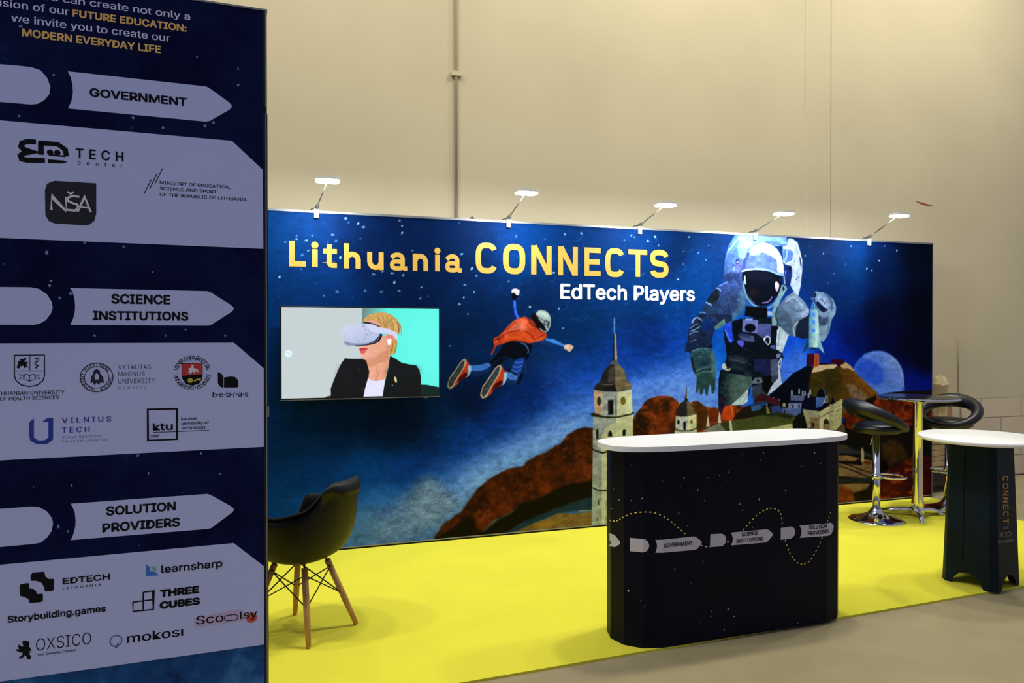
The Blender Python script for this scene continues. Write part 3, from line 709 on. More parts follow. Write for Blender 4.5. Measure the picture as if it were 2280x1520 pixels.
# small houses at the giant's feet
cv.poly(Qz(1380,830,1460,810,1560,820,1600,880,1480,905,1380,930,1300,935,1330,880), (40, 30, 22), soft=1, n=0.2)
cv.poly(Qz(1440,820,1510,812,1540,835,1500,860,1450,865), (62, 92, 130), n=0.15)
cv.poly(Qz(1470,760,1500,728,1545,722,1680,778,1680,822,1560,790,1490,800), (80, 30, 36), n=0.15)
cv.poly(Qz(1490,890,1560,800,1610,880,1600,900), (26, 34, 22), n=0.1); cv.poly(Qz(1565,800,1600,880,1570,890), (140, 128, 70), n=0.1)
cv.poly(Qz(1600,830,1680,815,1700,870,1620,880), (60, 74, 130), n=0.15)

# bell tower
E = Z(1300, 700, 5.63)
cv.poly([(1321,924),(1353,931),(1378,929),(1409,921),(1411,1260),(1316,1260)], (158, 157, 150), n=0.2)
cv.poly([(1372,931),(1409,921),(1411,1260),(1372,1260)], (210, 202, 160), n=0.12)
cv.poly([(1340,970),(1348,952),(1372,940),(1372,1000),(1352,1000),(1346,1260),(1340,1260)], (196, 190, 158), n=0.12)
cv.poly(E(80,1240,140,1225,300,1268,450,1262,620,1213,632,1238,600,1256,440,1292,300,1302,100,1276), (54, 48, 26), n=0.15)
cv.poly(E(122,945,250,965,420,970,602,940,607,1232,410,1277,250,1272,138,1232), (170, 166, 158), n=0.25)
cv.poly(E(122,945,215,962,218,1255,138,1230), (192, 152, 124), n=0.15)
cv.poly(E(415,970,602,942,606,1232,415,1277), (214, 206, 168), n=0.14)
cv.line(E(418,975,412,1270), 1.4, (120, 116, 100), n=0); cv.line(E(550,960,552,1240), 1.2, (170, 165, 130), n=0); cv.line(E(268,1000,272,1260), 1.2, (125, 122, 118), n=0); cv.line(E(395,1010,398,1260), 2, (90, 88, 80), n=0)
cv.poly(E(300,1070,370,1068,370,1258,304,1258), (26, 26, 34), n=0); cv.ell(*E(190,1085)[0], 4.4, 10.2, (62, 58, 30), n=0.1); cv.ell(*E(492,1082)[0], 5.8, 9.2, (142, 112, 46), n=0.15)
cv.line(E(285,1055,385,1055), 1.3, (215, 210, 200), n=0)
cv.poly(E(120,935,150,880,200,850,215,800,245,715,300,650,345,610,420,612,500,690,525,760,540,832,600,868,602,925,550,945,420,967,250,962,150,945), (48, 44, 40), n=0.25)
cv.poly(E(390,615,430,615,500,690,525,760,538,832,600,868,596,925,550,945,400,962,392,850), (126, 108, 80), n=0.25)
cv.poly(E(310,700,385,640,385,850,300,860), (82, 74, 64), soft=1, n=0.2); cv.line(E(215,870,330,880,420,860,540,880), 1.6, (120, 108, 90), n=0.1)
cv.poly(E(250,965,255,925,330,895,400,905,410,965), (36, 32, 34), n=0.1)
cv.poly(E(333,605,362,572,422,574,434,622,420,625,340,625), (102, 96, 84), n=0.12)
cv.poly(E(372,235,398,235,418,575,358,575), (50, 42, 42), n=0.1); cv.poly(E(384,235,400,240,419,570,385,570), (172, 152, 134), n=0.1)
cv.line(E(383,40,383,120,382,240), 2.0, (128, 150, 190), n=0); cv.line(E(370,98,398,98), 1.6, (140, 160, 195), n=0)
for a_ in (E(150,1520,152,1450,168,1432,182,1450,184,1520), E(300,1530,306,1480,330,1448,352,1480,358,1530), E(482,1520,486,1445,525,1440,522,1520)): cv.poly(a_, (34, 32, 28), n=0)
for a_ in (FZ(1862,290,1865,190,1878,170,1888,190,1888,290), FZ(1885,980,1892,975,1895,1030,1880,1040), FZ(1872,1190,1882,1180,1886,1200,1876,1225)): cv.poly(a_, (36, 34, 30), n=0)
cv.line(FZ(1815,400,1860,420,1930,445,1985,430), 3.5, (40, 38, 30), n=0); cv.line(FZ(1822,835,1880,865,1985,872), 3.0, (38, 34, 26), n=0)
# smaller tower
cv.poly(E(1140,1445,1410,1420,1420,1520,1410,1700,1140,1700), (198, 192, 168), n=0.12)
cv.poly(E(1150,1270,1412,1252,1412,1420,1330,1452,1150,1442), (188, 184, 174), n=0.18); cv.poly(E(1305,1262,1412,1252,1412,1422,1305,1455), (212, 202, 160), n=0.1)
cv.line(E(1145,1440,1200,1456,1330,1456,1415,1420), 2.2, (56, 50, 30), n=0)
cv.poly(E(1245,1342,1278,1340,1278,1445,1245,1442), (26, 26, 30), n=0); cv.ell(*E(1185,1350)[0], 2.8, 5.4, (30, 30, 34), n=0); cv.ell(*E(1350,1345)[0], 2.8, 4.8, (130, 104, 40), n=0)
cv.poly(E(1150,1240,1175,1170,1210,1110,1262,1080,1300,1075,1340,1110,1365,1180,1395,1215,1396,1248,1300,1278,1200,1278), (50, 45, 40), n=0.2)
cv.poly(E(1290,1078,1340,1110,1365,1180,1395,1215,1395,1248,1296,1275), (112, 96, 70), n=0.2)
cv.poly(E(1283,868,1300,1050,1305,1080,1262,1080,1275,1000), (26, 22, 26), n=0); cv.poly(E(1288,920,1303,1050,1287,1055), (185, 145, 128), n=0)

# the giant astronaut
A = Z(1500, 520, 7.6); B = Z(1640, 520, 7.6); C = Z(1500, 700, 6.911); R = Z(1480, 420, 3.677)
cv.poly(R(575,378,735,372,1000,388,1006,470,900,470,640,780,520,770,480,740,490,600,520,470), (104, 138, 198), n=0.2, g=((78, 96, 160),)+tuple(R(600,450,540,740)))
cv.poly(A(1100,50,1160,10,1340,10,1340,90,1560,130,1350,180,1270,240,1200,420,1160,440,1100,380,1080,260), (138, 190, 212), n=0.2, curl=0.1)
cv.poly(A(1340,0,1900,30,1905,190,1700,150,1540,130,1340,90), (128, 160, 222), n=0.18)
cv.line(A(1540,135,1700,150,1800,190,1900,200), 3, (90, 110, 170), n=0); cv.line(A(1350,40,1890,90), 1.5, (170, 195, 235), n=0)
cv.poly(A(1090,60,1130,55,1340,170,1320,200,1100,100), (225, 245, 240), n=0.1)
cv.line(A(1160,130,1165,220), 2.2, (225, 245, 240), n=0); cv.line(A(1200,150,1280,160,1280,220,1210,215,1200,160), 2.2, (225, 245, 240), S=False, n=0)
cv.line(A(1080,100,1000,200,920,310,890,430), 2.2, (180, 205, 235), n=0.1)
cv.poly(A(900,330,960,300,1030,420,1010,640,960,720,870,740,870,560), (84, 110, 158), S=True, soft=2, n=0.25)
cv.poly(A(1030,470,1130,440,1140,640,1050,660), (112, 108, 178), n=0.12); cv.ell(*A(1080,470)[0], 4.2, 6.2, (40, 50, 90), n=0); cv.ell(*A(1080,482)[0], 2.4, 2.2, (170, 180, 215), n=0)
cv.line(A(1030,560,1020,650,1110,660), 1.8, (190, 200, 230), n=0); cv.ell(*A(1080,715)[0], 2.6, 2.6, (225, 230, 240), n=0)
cv.poly(A(860,700,1000,640,1150,700,1200,1000,950,900,850,800), (50, 64, 108), S=True, soft=3, n=0.25)
cv.poly(B(870,82,910,75,950,88,1030,150,1075,300,1112,450,1112,600,1085,880,1045,1045,980,1000,905,860,935,700,930,560,830,520,790,480,780,210,850,205), (184, 188, 216), n=0.15)
cv.poly(B(1062,388,1085,400,1102,565,1075,520), (14, 20, 44), n=0)
cv.poly(B(790,262,920,270,960,330,935,450,830,500,792,440), (92, 118, 198), n=0.25); cv.line(B(860,270,850,360,820,460), 3, (160, 180, 230), n=0)
cv.poly(B(818,560,870,530,935,550,935,700,920,820,890,890,840,870,812,700), (26, 46, 100), n=0.25); cv.ell(*B(905,590)[0], 3.0, 4.5, (12, 18, 40), n=0)
cv.line(B(825,620,830,680), 2, (150, 170, 215), n=0); cv.line(B(970,810,1020,760,1075,715), 1.6, (90, 96, 130), n=0); cv.line(B(980,440,950,620,960,760), 2.4, (150, 156, 195), n=0)
cv.line(B(1000,560,990,760,960,860), 2.2, (215, 218, 235), n=0); cv.line(B(1030,180,1070,320,1100,460), 1.8, (225, 228, 240), n=0)
# trunk, legs
cv.poly(C(770,230,800,150,900,100,1060,60,1510,40,1610,170,1600,300,1585,520,1665,590,1690,650,1640,800,1670,1070,1440,1245,1420,1375,1230,1380,1215,1120,1190,1100,1130,1340,1080,1395,850,1395,740,1420,685,1400,690,1000,720,850,850,850,780,770,815,640,800,500,775,380), (16, 25, 36), n=0.25)
cv.poly(C(1585,170,1660,150,1700,210,1830,290,1760,330,1730,430,1710,480,1670,592,1580,545,1575,400,1590,300), (196, 202, 206), n=0.12)
cv.line(C(1640,200,1620,350,1600,500), 2.5, (150, 160, 170), n=0); cv.line(C(1700,260,1660,420), 2, (226, 230, 230), n=0)
cv.poly(C(1590,770,1650,650,1668,690,1640,860,1668,1065,1490,1218,1438,1240,1500,1110,1600,960), (186, 190, 204), n=0.15)
cv.poly(C(1620,770,1650,700,1640,800), (20, 24, 34), n=0)
cv.poly(C(740,870,860,900,1200,960,1212,1080,1000,1290,880,1392,720,1402,688,1300,700,1000), (14, 32, 40), n=0.2, g=((84, 104, 96),)+tuple(C(740,1100,960,1120)))
cv.poly(C(880,1040,1050,1000,1180,1060,1050,1190,920,1290,860,1200), (88, 106, 98), S=True, soft=5, n=0.2, a=0.8)
cv.poly(C(690,1290,740,1250,830,1300,720,1440,690,1440), (40, 24, 56), n=0.1)
cv.poly(C(1152,1135,1135,1340,1080,1385,960,1395,880,1392,1000,1290), (198, 206, 208), n=0.14)
cv.line(C(1100,1200,1000,1330), 2, (120, 134, 136), n=0); cv.line(C(1130,1230,1060,1370), 1.6, (110, 120, 130), n=0)
cv.poly(C(1215,1100,1370,1060,1360,1150,1440,1235,1420,1370,1235,1372,1205,1200), (62, 68, 82), n=0.2)
cv.poly(C(1280,1250,1340,1215,1440,1250,1420,1330,1240,1350), (70, 26, 36), n=0.15)
cv.poly(C(1380,950,1505,955,1495,1090,1470,1150,1430,1210,1380,1150,1362,1090), (12, 14, 16), S=True, n=0.05)
cv.poly(C(1190,1060,1250,970,1350,965,1372,1040,1330,1062), (108, 118, 128), n=0.15); cv.ell(*C(1298,1020)[0], 2.6, 3, (12, 14, 18), n=0)
cv.poly(C(1240,690,1480,690,1490,940,1380,945,1300,870,1240,880), (34, 42, 80), n=0.2)
cv.poly(C(1485,700,1600,680,1612,930,1500,945), (92, 98, 126), n=0.15); cv.poly(C(1500,960,1600,920,1615,970,1560,1040,1500,1040), (60, 66, 92), n=0.15)
for a_ in (C(850,640,980,640,1120,680,1130,770,1000,750,860,720), C(900,760,1040,800,1120,850,1000,860,880,820), C(1090,880,1200,890,1210,940,1120,960)):
    cv.poly(a_, (52, 64, 76), S=True, soft=3, n=0.25, a=0.8)
cv.line(C(860,690,980,710,1090,750), 2, (92, 104, 116), n=0, a=0.7); cv.line(C(1080,520,1180,560), 4, (62, 60, 70), n=0, a=0.7); cv.line(C(1150,740,1190,780), 2, (120, 130, 140), n=0, a=0.7)
cv.poly(C(1490,560,1600,540,1680,640,1620,660,1560,620), (20, 26, 40), S=True, n=0.1); cv.poly(C(1580,610,1640,600,1640,650,1590,670), (130, 130, 160), S=True, n=0.1)
cv.poly(C(750,760,790,750,810,800,850,830,880,820,860,870,800,860,745,820), (205, 200, 190), n=0.15); cv.line(C(810,850,830,810,850,850), 2, (20, 16, 20), n=0)
cv.poly(C(785,165,890,115,905,300,925,385,880,435,840,400,790,260), (44, 78, 196), S=True, n=0.2); cv.line(C(790,230,840,350,890,420), 3, (90, 130, 235), n=0)
cv.poly(C(900,100,1060,60,1040,260,960,330,900,260), (10, 18, 28), n=0.1)
cv.poly(C(985,310,1230,330,1245,425,1060,400), (82, 88, 128), n=0.12); cv.poly(C(1010,290,1180,310,1175,360,1005,330), (54, 60, 100), n=0.1)
cv.poly(C(1062,72,1300,90,1290,292,1055,262), (112, 118, 168), n=0.12); cv.poly(C(1110,60,1220,65,1215,90,1105,85), (150, 165, 205), n=0)
cv.ell(*C(1178,205)[0], 12.2, 9.6, (8, 14, 26), n=0)
cv.poly(C(1305,140,1505,140,1490,350,1380,372,1290,300), (86, 90, 138), n=0.14); cv.line(C(1310,205,1490,215), 1.0, (120, 125, 170), n=0)
cv.poly(C(985,400,1070,410,1062,500,990,455), (96, 96, 196), S=True, n=0.12)
cv.ell(*C(1562,205)[0], 7.2, 6, (10, 14, 22), n=0); cv.ell(*C(1527,405)[0], 7, 7.2, (12, 14, 20), n=0)
cv.line(C(1400,360,1440,335,1480,360,1480,430,1450,470), 2, (215, 220, 230), n=0); cv.line(C(1395,400,1430,440,1450,470), 2, (190, 195, 210), n=0); cv.ell(*C(1398,378)[0], 2, 3.4, (240, 242, 245), n=0)
cv.poly(C(1480,480,1560,470,1570,540,1500,520), (96, 96, 150), n=0.12)
# left arm and hand
cv.poly(A(940,810,850,830,720,912,640,1010,545,1160,500,1270,420,1360,330,1450,305,1530,900,1530,1000,1450,1190,1260,1225,1120,1150,900,1020,760), (66, 84, 136), n=0.22, g=((40, 62, 90),)+tuple(A(900,880,700,1400)))
cv.poly(A(960,950,1100,960,1180,1150,1120,1290,980,1300,900,1180), (54, 70, 106), S=True, soft=4, n=0.25)
cv.poly(A(1120,960,1220,1100,1180,1300,1000,1470,900,1520,980,1380,1100,1240), (92, 124, 140), S=True, soft=4, n=0.25, a=0.8)
cv.poly(A(725,935,790,1000,770,1080,700,1205,545,1150,640,1010), (28, 34, 40), n=0.12)
cv.poly(C(400,-10,310,70,270,150,240,230,215,340,222,400,195,450,168,578,215,570,262,600,290,540,600,520,585,400,620,260,660,210,740,160,900,90,900,0), (32, 44, 72), n=0.25)
cv.poly(C(430,60,600,60,640,160,600,260,440,240), (20, 52, 110), soft=3, n=0.2); cv.poly(C(620,190,730,100,780,60,800,150,700,210,640,240), (96, 122, 118), n=0.15)
cv.poly(C(262,600,300,545,440,500,590,520,635,650,645,940,640,1130,612,1218,582,1212,575,1085,548,1100,522,1248,495,1242,470,1130,432,1242,405,1232,400,1135,365,1202,338,1192,352,1050,352,950,300,865,290,750,258,690), (56, 86, 92), n=0.2, g=((46, 74, 68),)+tuple(C(400,640,480,1120)))
cv.poly(C(300,640,400,610,540,640,600,760,560,860,380,800), (40, 66, 80), S=True, soft=4, n=0.25, a=0.8)
cv.poly(C(580,540,640,700,645,940,600,940,570,700), (104, 138, 140), S=True, soft=3, n=0.2, a=0.7)
cv.poly(C(265,690,300,680,330,860,350,930,300,860), (14, 28, 42), S=True, n=0.1, soft=1)
for a_, w_ in ((C(300,80,360,50,435,90),2.0),(C(245,220,320,165,375,145),1.6),(C(250,260,330,230,410,180),2.0),(C(235,320,300,270,390,262),1.6),(C(290,290,355,335),1.4),(C(245,415,350,385),2.0),(C(270,130,330,110),1.2)):
    cv.line(a_, w_, (168, 186, 216), n=0, a=0.85)
for a_ in (C(330,690,380,650,440,650), C(330,880,440,830,560,800), C(350,930,460,880,600,880), C(280,570,420,520,540,540), C(470,550,500,520)):
    cv.line(a_, 2.0, (128, 158, 158), n=0, a=0.7)
for a_ in (C(360,800,470,760,590,740), C(400,960,520,940), C(300,620,430,590)): cv.line(a_, 2.2, (22, 40, 52), n=0, a=0.7)
cv.line(C(555,1080,548,1180), 2, (150, 180, 185), n=0, a=0.8); cv.line(C(385,1110,375,1180), 1.6, (150, 170, 180), n=0, a=0.8)
cv.line(A(545,1158,600,1185,645,1218), 2, (190, 205, 225), n=0); cv.line(A(440,1340,490,1330,545,1350), 2, (120, 150, 205), n=0); cv.line(A(310,1520,340,1450,400,1420,440,1440,482,1470), 2.4, (180, 195, 220), n=0)
cv.line(A(725,915,770,935,800,975), 2.6, (165, 180, 225), n=0); cv.line(A(760,890,880,830,920,815), 3, (110, 140, 230), n=0)
for a_ in (A(760,1180,820,1260,900,1330), A(900,1100,940,1250,930,1400), A(820,1050,880,1200), A(700,1300,780,1380)): cv.line(a_, 2.4, (34, 44, 66), n=0, a=0.7)
suit_l = A(940,810,850,830,720,912,640,1010,545,1160,420,1360,310,1520,900,1520,1000,1450,1190,1260,1225,1120,1150,900,1020,760)
cv.dabs(suit_l, 260, 1.2, 4.0, [(40,56,92),(66,84,136),(92,112,150),(54,70,106),(110,130,160),(34,46,76)], 0.35)
cv.dabs(C(330,20,240,230,220,400,262,600,600,560,585,400,620,260,660,210,700,20), 160, 1.0, 3.4, [(20,30,52),(40,54,86),(26,52,100),(84,102,132)], 0.4)
cv.dabs(C(300,560,590,530,640,700,640,1000,600,1100,360,1000,300,860), 180, 1.0, 3.2, [(40,64,70),(70,100,104),(96,126,124),(30,48,58)], 0.4)
cv.dabs(C(760,900,1190,960,1200,1080,1000,1280,880,1380,720,1390,720,1000), 160, 1.2, 4.0, [(60,80,78),(96,114,104),(30,48,54),(112,128,118)], 0.35)
cv.dabs(C(860,560,1150,560,1240,700,1240,880,1100,940,860,860,840,640), 110, 1.0, 3.4, [(14,22,32),(40,52,66),(70,82,92),(24,34,48)], 0.4)
cv.dabs(A(900,300,1030,200,1090,380,1130,440,1120,700,900,760,860,600), 130, 1.0, 3.4, [(84,110,158),(120,150,196),(64,84,134),(150,176,210)], 0.35)
cv.dabs(B(880,100,1020,150,1080,320,1100,600,1070,900,1030,1020,940,880,940,600), 110, 1.0, 3.0, [(200,204,226),(160,166,200),(220,222,236),(140,148,186)], 0.4)
# neck ring, right arm
cv.poly(B(735,880,780,865,830,885,860,930,780,1060,720,1180,690,1330,680,1560,600,1560,600,1330,640,1190,700,1060), (126, 152, 152), n=0.18); cv.ell(*B(795,930)[0], 2.2, 5, (14, 20, 30), n=0)
cv.poly(R(935,950,1000,880,1060,840,1150,935,1180,985,1175,1040,1090,1090,1065,1215,1000,1185,930,1110,908,1020), (84, 100, 126), n=0.2, g=((146, 162, 176),)+tuple(R(960,1080,1120,930)))
cv.poly(R(920,1010,960,960,1010,1040,1040,1130,1000,1170,935,1100), (76, 92, 108), S=True, soft=4, n=0.22, a=0.8); cv.line(R(985,930,1060,890,1130,960), 3, (190, 198, 212), n=0.05, a=0.7)
cv.line(R(1000,960,1080,1000,1170,985), 2, (80, 88, 124), n=0, a=0.7); cv.line(R(1040,900,1110,990), 1.6, (90, 98, 130), n=0, a=0.6); cv.line(R(930,960,910,1040,940,1130), 3.5, (60, 74, 84), n=0)
cv.poly(R(1085,1090,1185,1030,1200,1220,1130,1228,1065,1205), (32, 42, 62), n=0.2); cv.line(R(1095,1085,1055,1140,1068,1210), 3.4, (166, 170, 162), n=0.05); cv.poly(R(1130,1000,1178,985,1175,1030,1120,1060), (172, 168, 194), S=True, n=0.1)
cv.poly(B(1310,990,1350,970,1400,988,1480,990,1560,1040,1640,1120,1686,1240,1672,1340,1615,1420,1590,1560,1390,1560,1385,1330,1340,1190,1330,1100,1305,1040), (128, 148, 170), n=0.2)
cv.poly(R(1250,990,1400,980,1398,1020,1360,1085,1350,1160,1335,1200,1300,1252,1262,1245,1252,1100), (134, 152, 168), n=0.2)
cv.poly(B(1365,1140,1430,1190,1500,1260,1545,1300,1450,1325,1385,1260,1350,1200), (24, 30, 60), S=True, n=0.1); cv.poly(B(1310,1010,1340,1000,1345,1060,1320,1070), (30, 38, 66), S=True, n=0)
cv.poly(B(1370,1050,1440,1040,1500,1090,1560,1180,1540,1260,1480,1230,1400,1160), (160, 172, 198), S=True, soft=1, n=0.15)
for a_ in (B(1480,1000,1580,1080,1620,1200,1600,1310), B(1400,1100,1460,1130,1500,1200), B(1545,1060,1610,1170,1590,1290)): cv.line(a_, 2.6, (70, 84, 120), n=0, a=0.8)
cv.poly(B(1390,1380,1470,1420,1560,1400,1520,1540,1395,1540), (44, 56, 84), S=True, soft=2, n=0.2, a=0.8); cv.line(R(1280,1060,1340,1100,1330,1180), 3, (84, 100, 122), n=0, a=0.7)
cv.poly(B(1248,1090,1280,1078,1330,1085,1330,1118,1265,1110), (92, 102, 134), S=True, n=0.1)
cv.dabs(R(935,950,1060,850,1160,960,1170,1050,1080,1090,1060,1200,940,1100), 170, 1.0, 3.6, [(70,86,110),(110,126,148),(150,166,180),(88,98,120),(60,74,98)], 0.35)
cv.dabs(B(1400,1000,1560,1050,1670,1240,1600,1400,1580,1520,1420,1500,1440,1340,1560,1280,1440,1100), 110, 1.0, 3.0, [(96,114,144),(160,174,194),(128,146,168),(76,92,124)], 0.35)
# toy rocket in the hand
cv.poly(R(1215,905,1248,985,1258,1060,1264,1190,1250,1302,1180,1297,1180,1190,1182,1060,1192,985), (96, 146, 172), n=0.12, g=((196, 220, 206),)+tuple(R(1185,1100,1252,1110)))
cv.poly(R(1215,905,1247,985,1190,988), (70, 120, 160), n=0.1); cv.line(R(1222,930,1232,985), 2, (150, 190, 210), n=0)
for y_ in (1030, 1092, 1160):
    cv.ell(*R(1216,y_)[0], 5.0, 5.6, (150, 190, 200), n=0); cv.ell(*R(1216,y_)[0], 4.0, 4.6, (82, 138, 214), n=0)
cv.poly(R(1181,1180,1168,1240,1150,1290,1122,1352,1180,1290), (34, 76, 88), n=0.1); cv.poly(R(1262,1180,1272,1240,1290,1290,1309,1352,1250,1292), (150, 190, 196), n=0.1)
cv.poly(R(1192,1298,1242,1300,1236,1312,1198,1312), (24, 40, 46), n=0)
# helmet
cv.poly(B(75,640,100,520,130,430,190,310,250,230,320,180,440,145,570,175,690,262,760,390,790,560,805,695,700,690,560,635,400,605,250,610), (116, 132, 216), n=0.15)
cv.poly(B(75,640,110,470,190,310,230,330,170,470,150,600), (82, 86, 136), n=0.15)
cv.poly(B(205,310,255,215,345,165,450,150,580,185,690,275,765,400,795,560,785,650,700,590,680,440,560,355,420,300,290,320), (224, 240, 246), n=0.1)
cv.poly(B(150,520,230,350,330,315,440,320,560,365,665,440,690,600,560,592,350,560,200,582), (106, 124, 214), n=0.25, curl=0.12)
cv.poly(B(220,330,330,280,420,290,380,340,260,370), (200, 222, 246), S=True, soft=2, n=0.15, a=0.8)
cv.line(B(230,300,300,200,440,150,580,178,690,265,760,390), 1.4, (90, 110, 150), n=0)
cv.poly(B(690,560,750,480,790,600,790,670,700,640), (216, 218, 240), S=True, n=0.1)
cv.poly(B(88,650,130,620,250,600,420,612,600,650,740,705,775,760,770,850,745,930,700,1040,610,1155,500,1225,400,1230,280,1175,190,1065,130,900,100,760), (11, 17, 32), n=0.15)
cv.poly(B(150,690,300,640,500,650,650,720,600,800,300,800), (24, 28, 44), S=True, soft=5, n=0.1, a=0.7); cv.ell(*B(280,1000)[0], 12, 8, (52, 34, 34), soft=4, a=0.6, n=0)
cv.line(B(85,640,160,615,240,603,380,600,480,612), 3.2, (186, 214, 228), n=0); cv.line(B(470,605,570,630,700,685,805,705), 2.8, (150, 180, 215), n=0); cv.line(B(150,585,300,580), 1.6, (20, 34, 66), n=0)
cv.poly(B(130,700,148,715,160,850,145,860,128,790), (190, 226, 242), n=0); cv.poly(B(665,805,700,830,722,870,705,950,675,972,648,880), (214, 182, 214), S=True, n=0.15)
cv.line(B(430,1172,520,1158,570,1120,605,1065), 2.0, (150, 130, 192), n=0); cv.line(B(215,1080,260,1140,300,1170), 1.6, (110, 90, 110), n=0); cv.line(B(742,750,735,820), 1.6, (150, 160, 120), n=0)
cv.line(B(110,800,130,930,180,1080,260,1185,380,1250,520,1262,630,1190,715,1050,755,920), 3.6, (122, 150, 158), n=0.1); cv.line(B(160,1160,240,1230,380,1275,520,1280), 1.8, (80, 104, 110), n=0)
cv.line(B(800,700,810,780,820,860), 2.4, (150, 160, 170), n=0); cv.line(B(70,650,70,800,110,960,160,1110), 2, (84, 106, 140), n=0)
cv.poly(B(525,1312,602,1320,602,1392,525,1382), (162, 176, 202), n=0.1); cv.ell(*B(160,1370)[0], 1.6, 1.8, (210, 215, 225), n=0)
cv.poly(C(1110,-130,1440,-110,1440,40,1310,60,1090,20), (10, 14, 20), n=0.1)
cv.poly(B(525,1312,602,1320,602,1392,525,1382), (162, 176, 202), n=0.1)

# flying child in a cape
K = Z(960, 620, 5.067)
cv.poly(K(880,700,1000,690,1100,720,1145,760,1110,860,1060,950,1045,1080,990,1190,880,1200,830,1120,850,1040,900,1000,930,920,900,890,850,910,780,970,690,1000,640,970,720,850,820,740), (12, 18, 30), n=0.2)
cv.poly(K(940,920,1050,885,1050,960,1020,1050,980,1130,960,1070,890,1040), (34, 72, 152), n=0.2, soft=1)
for a_ in (K(940,940,1000,950,1040,930), K(915,990,980,1000,1030,980), K(900,1030,960,1050,1010,1030), K(960,1080,990,1090)): cv.line(a_, 2.4, (86, 130, 205), n=0, a=0.8)
cv.line(K(1010,725,1060,745,1095,800,1090,850), 2.2, (110, 150, 205), n=0, a=0.8); cv.line(K(1065,900,1060,980,1030,1080), 1.6, (60, 90, 150), n=0, a=0.8)
cv.line(K(660,930,720,860,800,770), 2.4, (40, 70, 130), n=0, a=0.7); cv.line(K(680,980,780,900,860,880), 2.2, (30, 54, 104), n=0, a=0.7)
cv.poly(K(430,985,500,975,560,972,650,945,690,985,640,1055,560,1090,500,1100,430,1075), (24, 52, 96), n=0.15)
cv.poly(K(440,985,500,975,560,972,640,950,680,980,620,1020,560,1040,450,1040), (76, 132, 200), n=0.2)
cv.poly(K(830,1045,900,1058,980,1100,985,1150,960,1195,880,1205,830,1130), (26, 56, 104), n=0.15); cv.poly(K(835,1050,900,1060,975,1105,960,1150,890,1140,845,1100), (82, 134, 200), n=0.2)
cv.poly(K(905,240,935,235,955,250,958,350,975,410,1005,445,935,475,912,440,900,370,910,300), (16, 40, 96), n=0.15)
cv.poly(K(925,245,955,255,958,350,975,405,1000,440,970,450,940,390), (58, 120, 224), n=0.15)
cv.poly(K(908,160,985,175,990,195,945,240,912,238), (10, 11, 20), n=0.1); cv.poly(K(912,125,940,115,975,120,998,140,988,185,960,182,940,160,908,162), (226, 208, 214), S=True, n=0.1)
cv.line(K(975,135,985,175), 1, (120, 90, 100), n=0); cv.line(K(945,120,950,150), 1, (160, 130, 140), n=0)
cv.poly(K(1240,660,1310,668,1400,685,1510,750,1500,778,1400,765,1300,750,1200,720), (26, 60, 116), n=0.15); cv.poly(K(1285,672,1380,682,1510,750,1495,768,1400,735,1300,700), (76, 146, 220), n=0.15)
cv.poly(K(1508,752,1560,742,1606,772,1585,800,1560,828,1530,805,1498,785), (224, 186, 160), S=True, n=0.1)
for a_ in (K(1560,765,1590,780), K(1545,780,1575,800), K(1530,790,1558,815)): cv.line(a_, 1, (150, 104, 90), n=0)
cape = K(668,862,700,800,712,760,702,700,712,670,760,648,820,590,880,520,940,468,1000,442,1060,430,1120,460,1180,510,1230,580,1300,610,1302,660,1270,690,1200,715,1100,730,960,705,900,700,850,720,780,742,730,770,690,850)
cv.poly(cape, (196, 74, 36), n=0.2)
cv.poly(K(880,560,960,480,1040,450,1090,470,1040,540,960,590,880,640,820,640), (222, 112, 80), S=True, soft=3, n=0.2, a=0.8)
cv.poly(K(960,530,1060,520,1060,590,1000,600), (236, 150, 124), S=True, soft=4, n=0.15, a=0.7); cv.poly(K(860,640,960,590,1080,600,1120,690,980,690,880,690), (206, 84, 36), S=True, soft=3, n=0.2)
for a_, w_, c_ in ((K(740,690,800,650,900,600,1000,585),2.4,(130,34,22)), (K(1080,440,1150,520,1200,560),3.2,(120,30,20)), (K(1060,590,1130,640,1160,690,1230,660,1280,620),2.4,(140,40,26)), (K(850,600,900,530,960,490),2,(160,50,30)), (K(720,690,760,680,775,720),3,(110,28,20)), (K(690,830,720,770,800,720),2,(150,46,28)), (K(1120,690,1180,700,1260,660),2.4,(226,120,80)), (K(830,690,850,640,830,630),2,(224,120,90)), (K(1000,460,1050,470,1130,560),1.8,(236,130,96)), (K(900,700,980,700,1090,728),2,(120,34,24))):
    cv.line(a_, w_, c_, n=0, a=0.85)
cv.poly(K(1128,420,1150,395,1185,388,1210,440,1270,520,1300,600,1250,595,1200,560,1165,500), (26, 14, 16), S=True, n=0.15)
cv.poly(K(1178,402,1200,370,1240,356,1300,372,1340,420,1352,480,1340,550,1308,600,1290,560,1270,520,1225,470,1200,430), (172, 178, 168), S=True, n=0.12)
cv.poly(K(1200,385,1250,370,1310,390,1330,440,1260,430), (196, 200, 188), S=True, soft=2, n=0.08); cv.line(K(1190,410,1230,450,1270,470,1330,480), 1.4, (70, 74, 72), n=0)
cv.ell(*K(1292,502)[0], 4.6, 5.6, (60, 66, 72), n=0); cv.ell(*K(1292,502)[0], 2.8, 3.6, (150, 156, 156), n=0); cv.poly(K(1325,480,1340,490,1320,560,1308,555), (40, 46, 50), n=0); cv.line(K(1225,560,1260,590,1300,600), 2, (170, 180, 180), n=0)
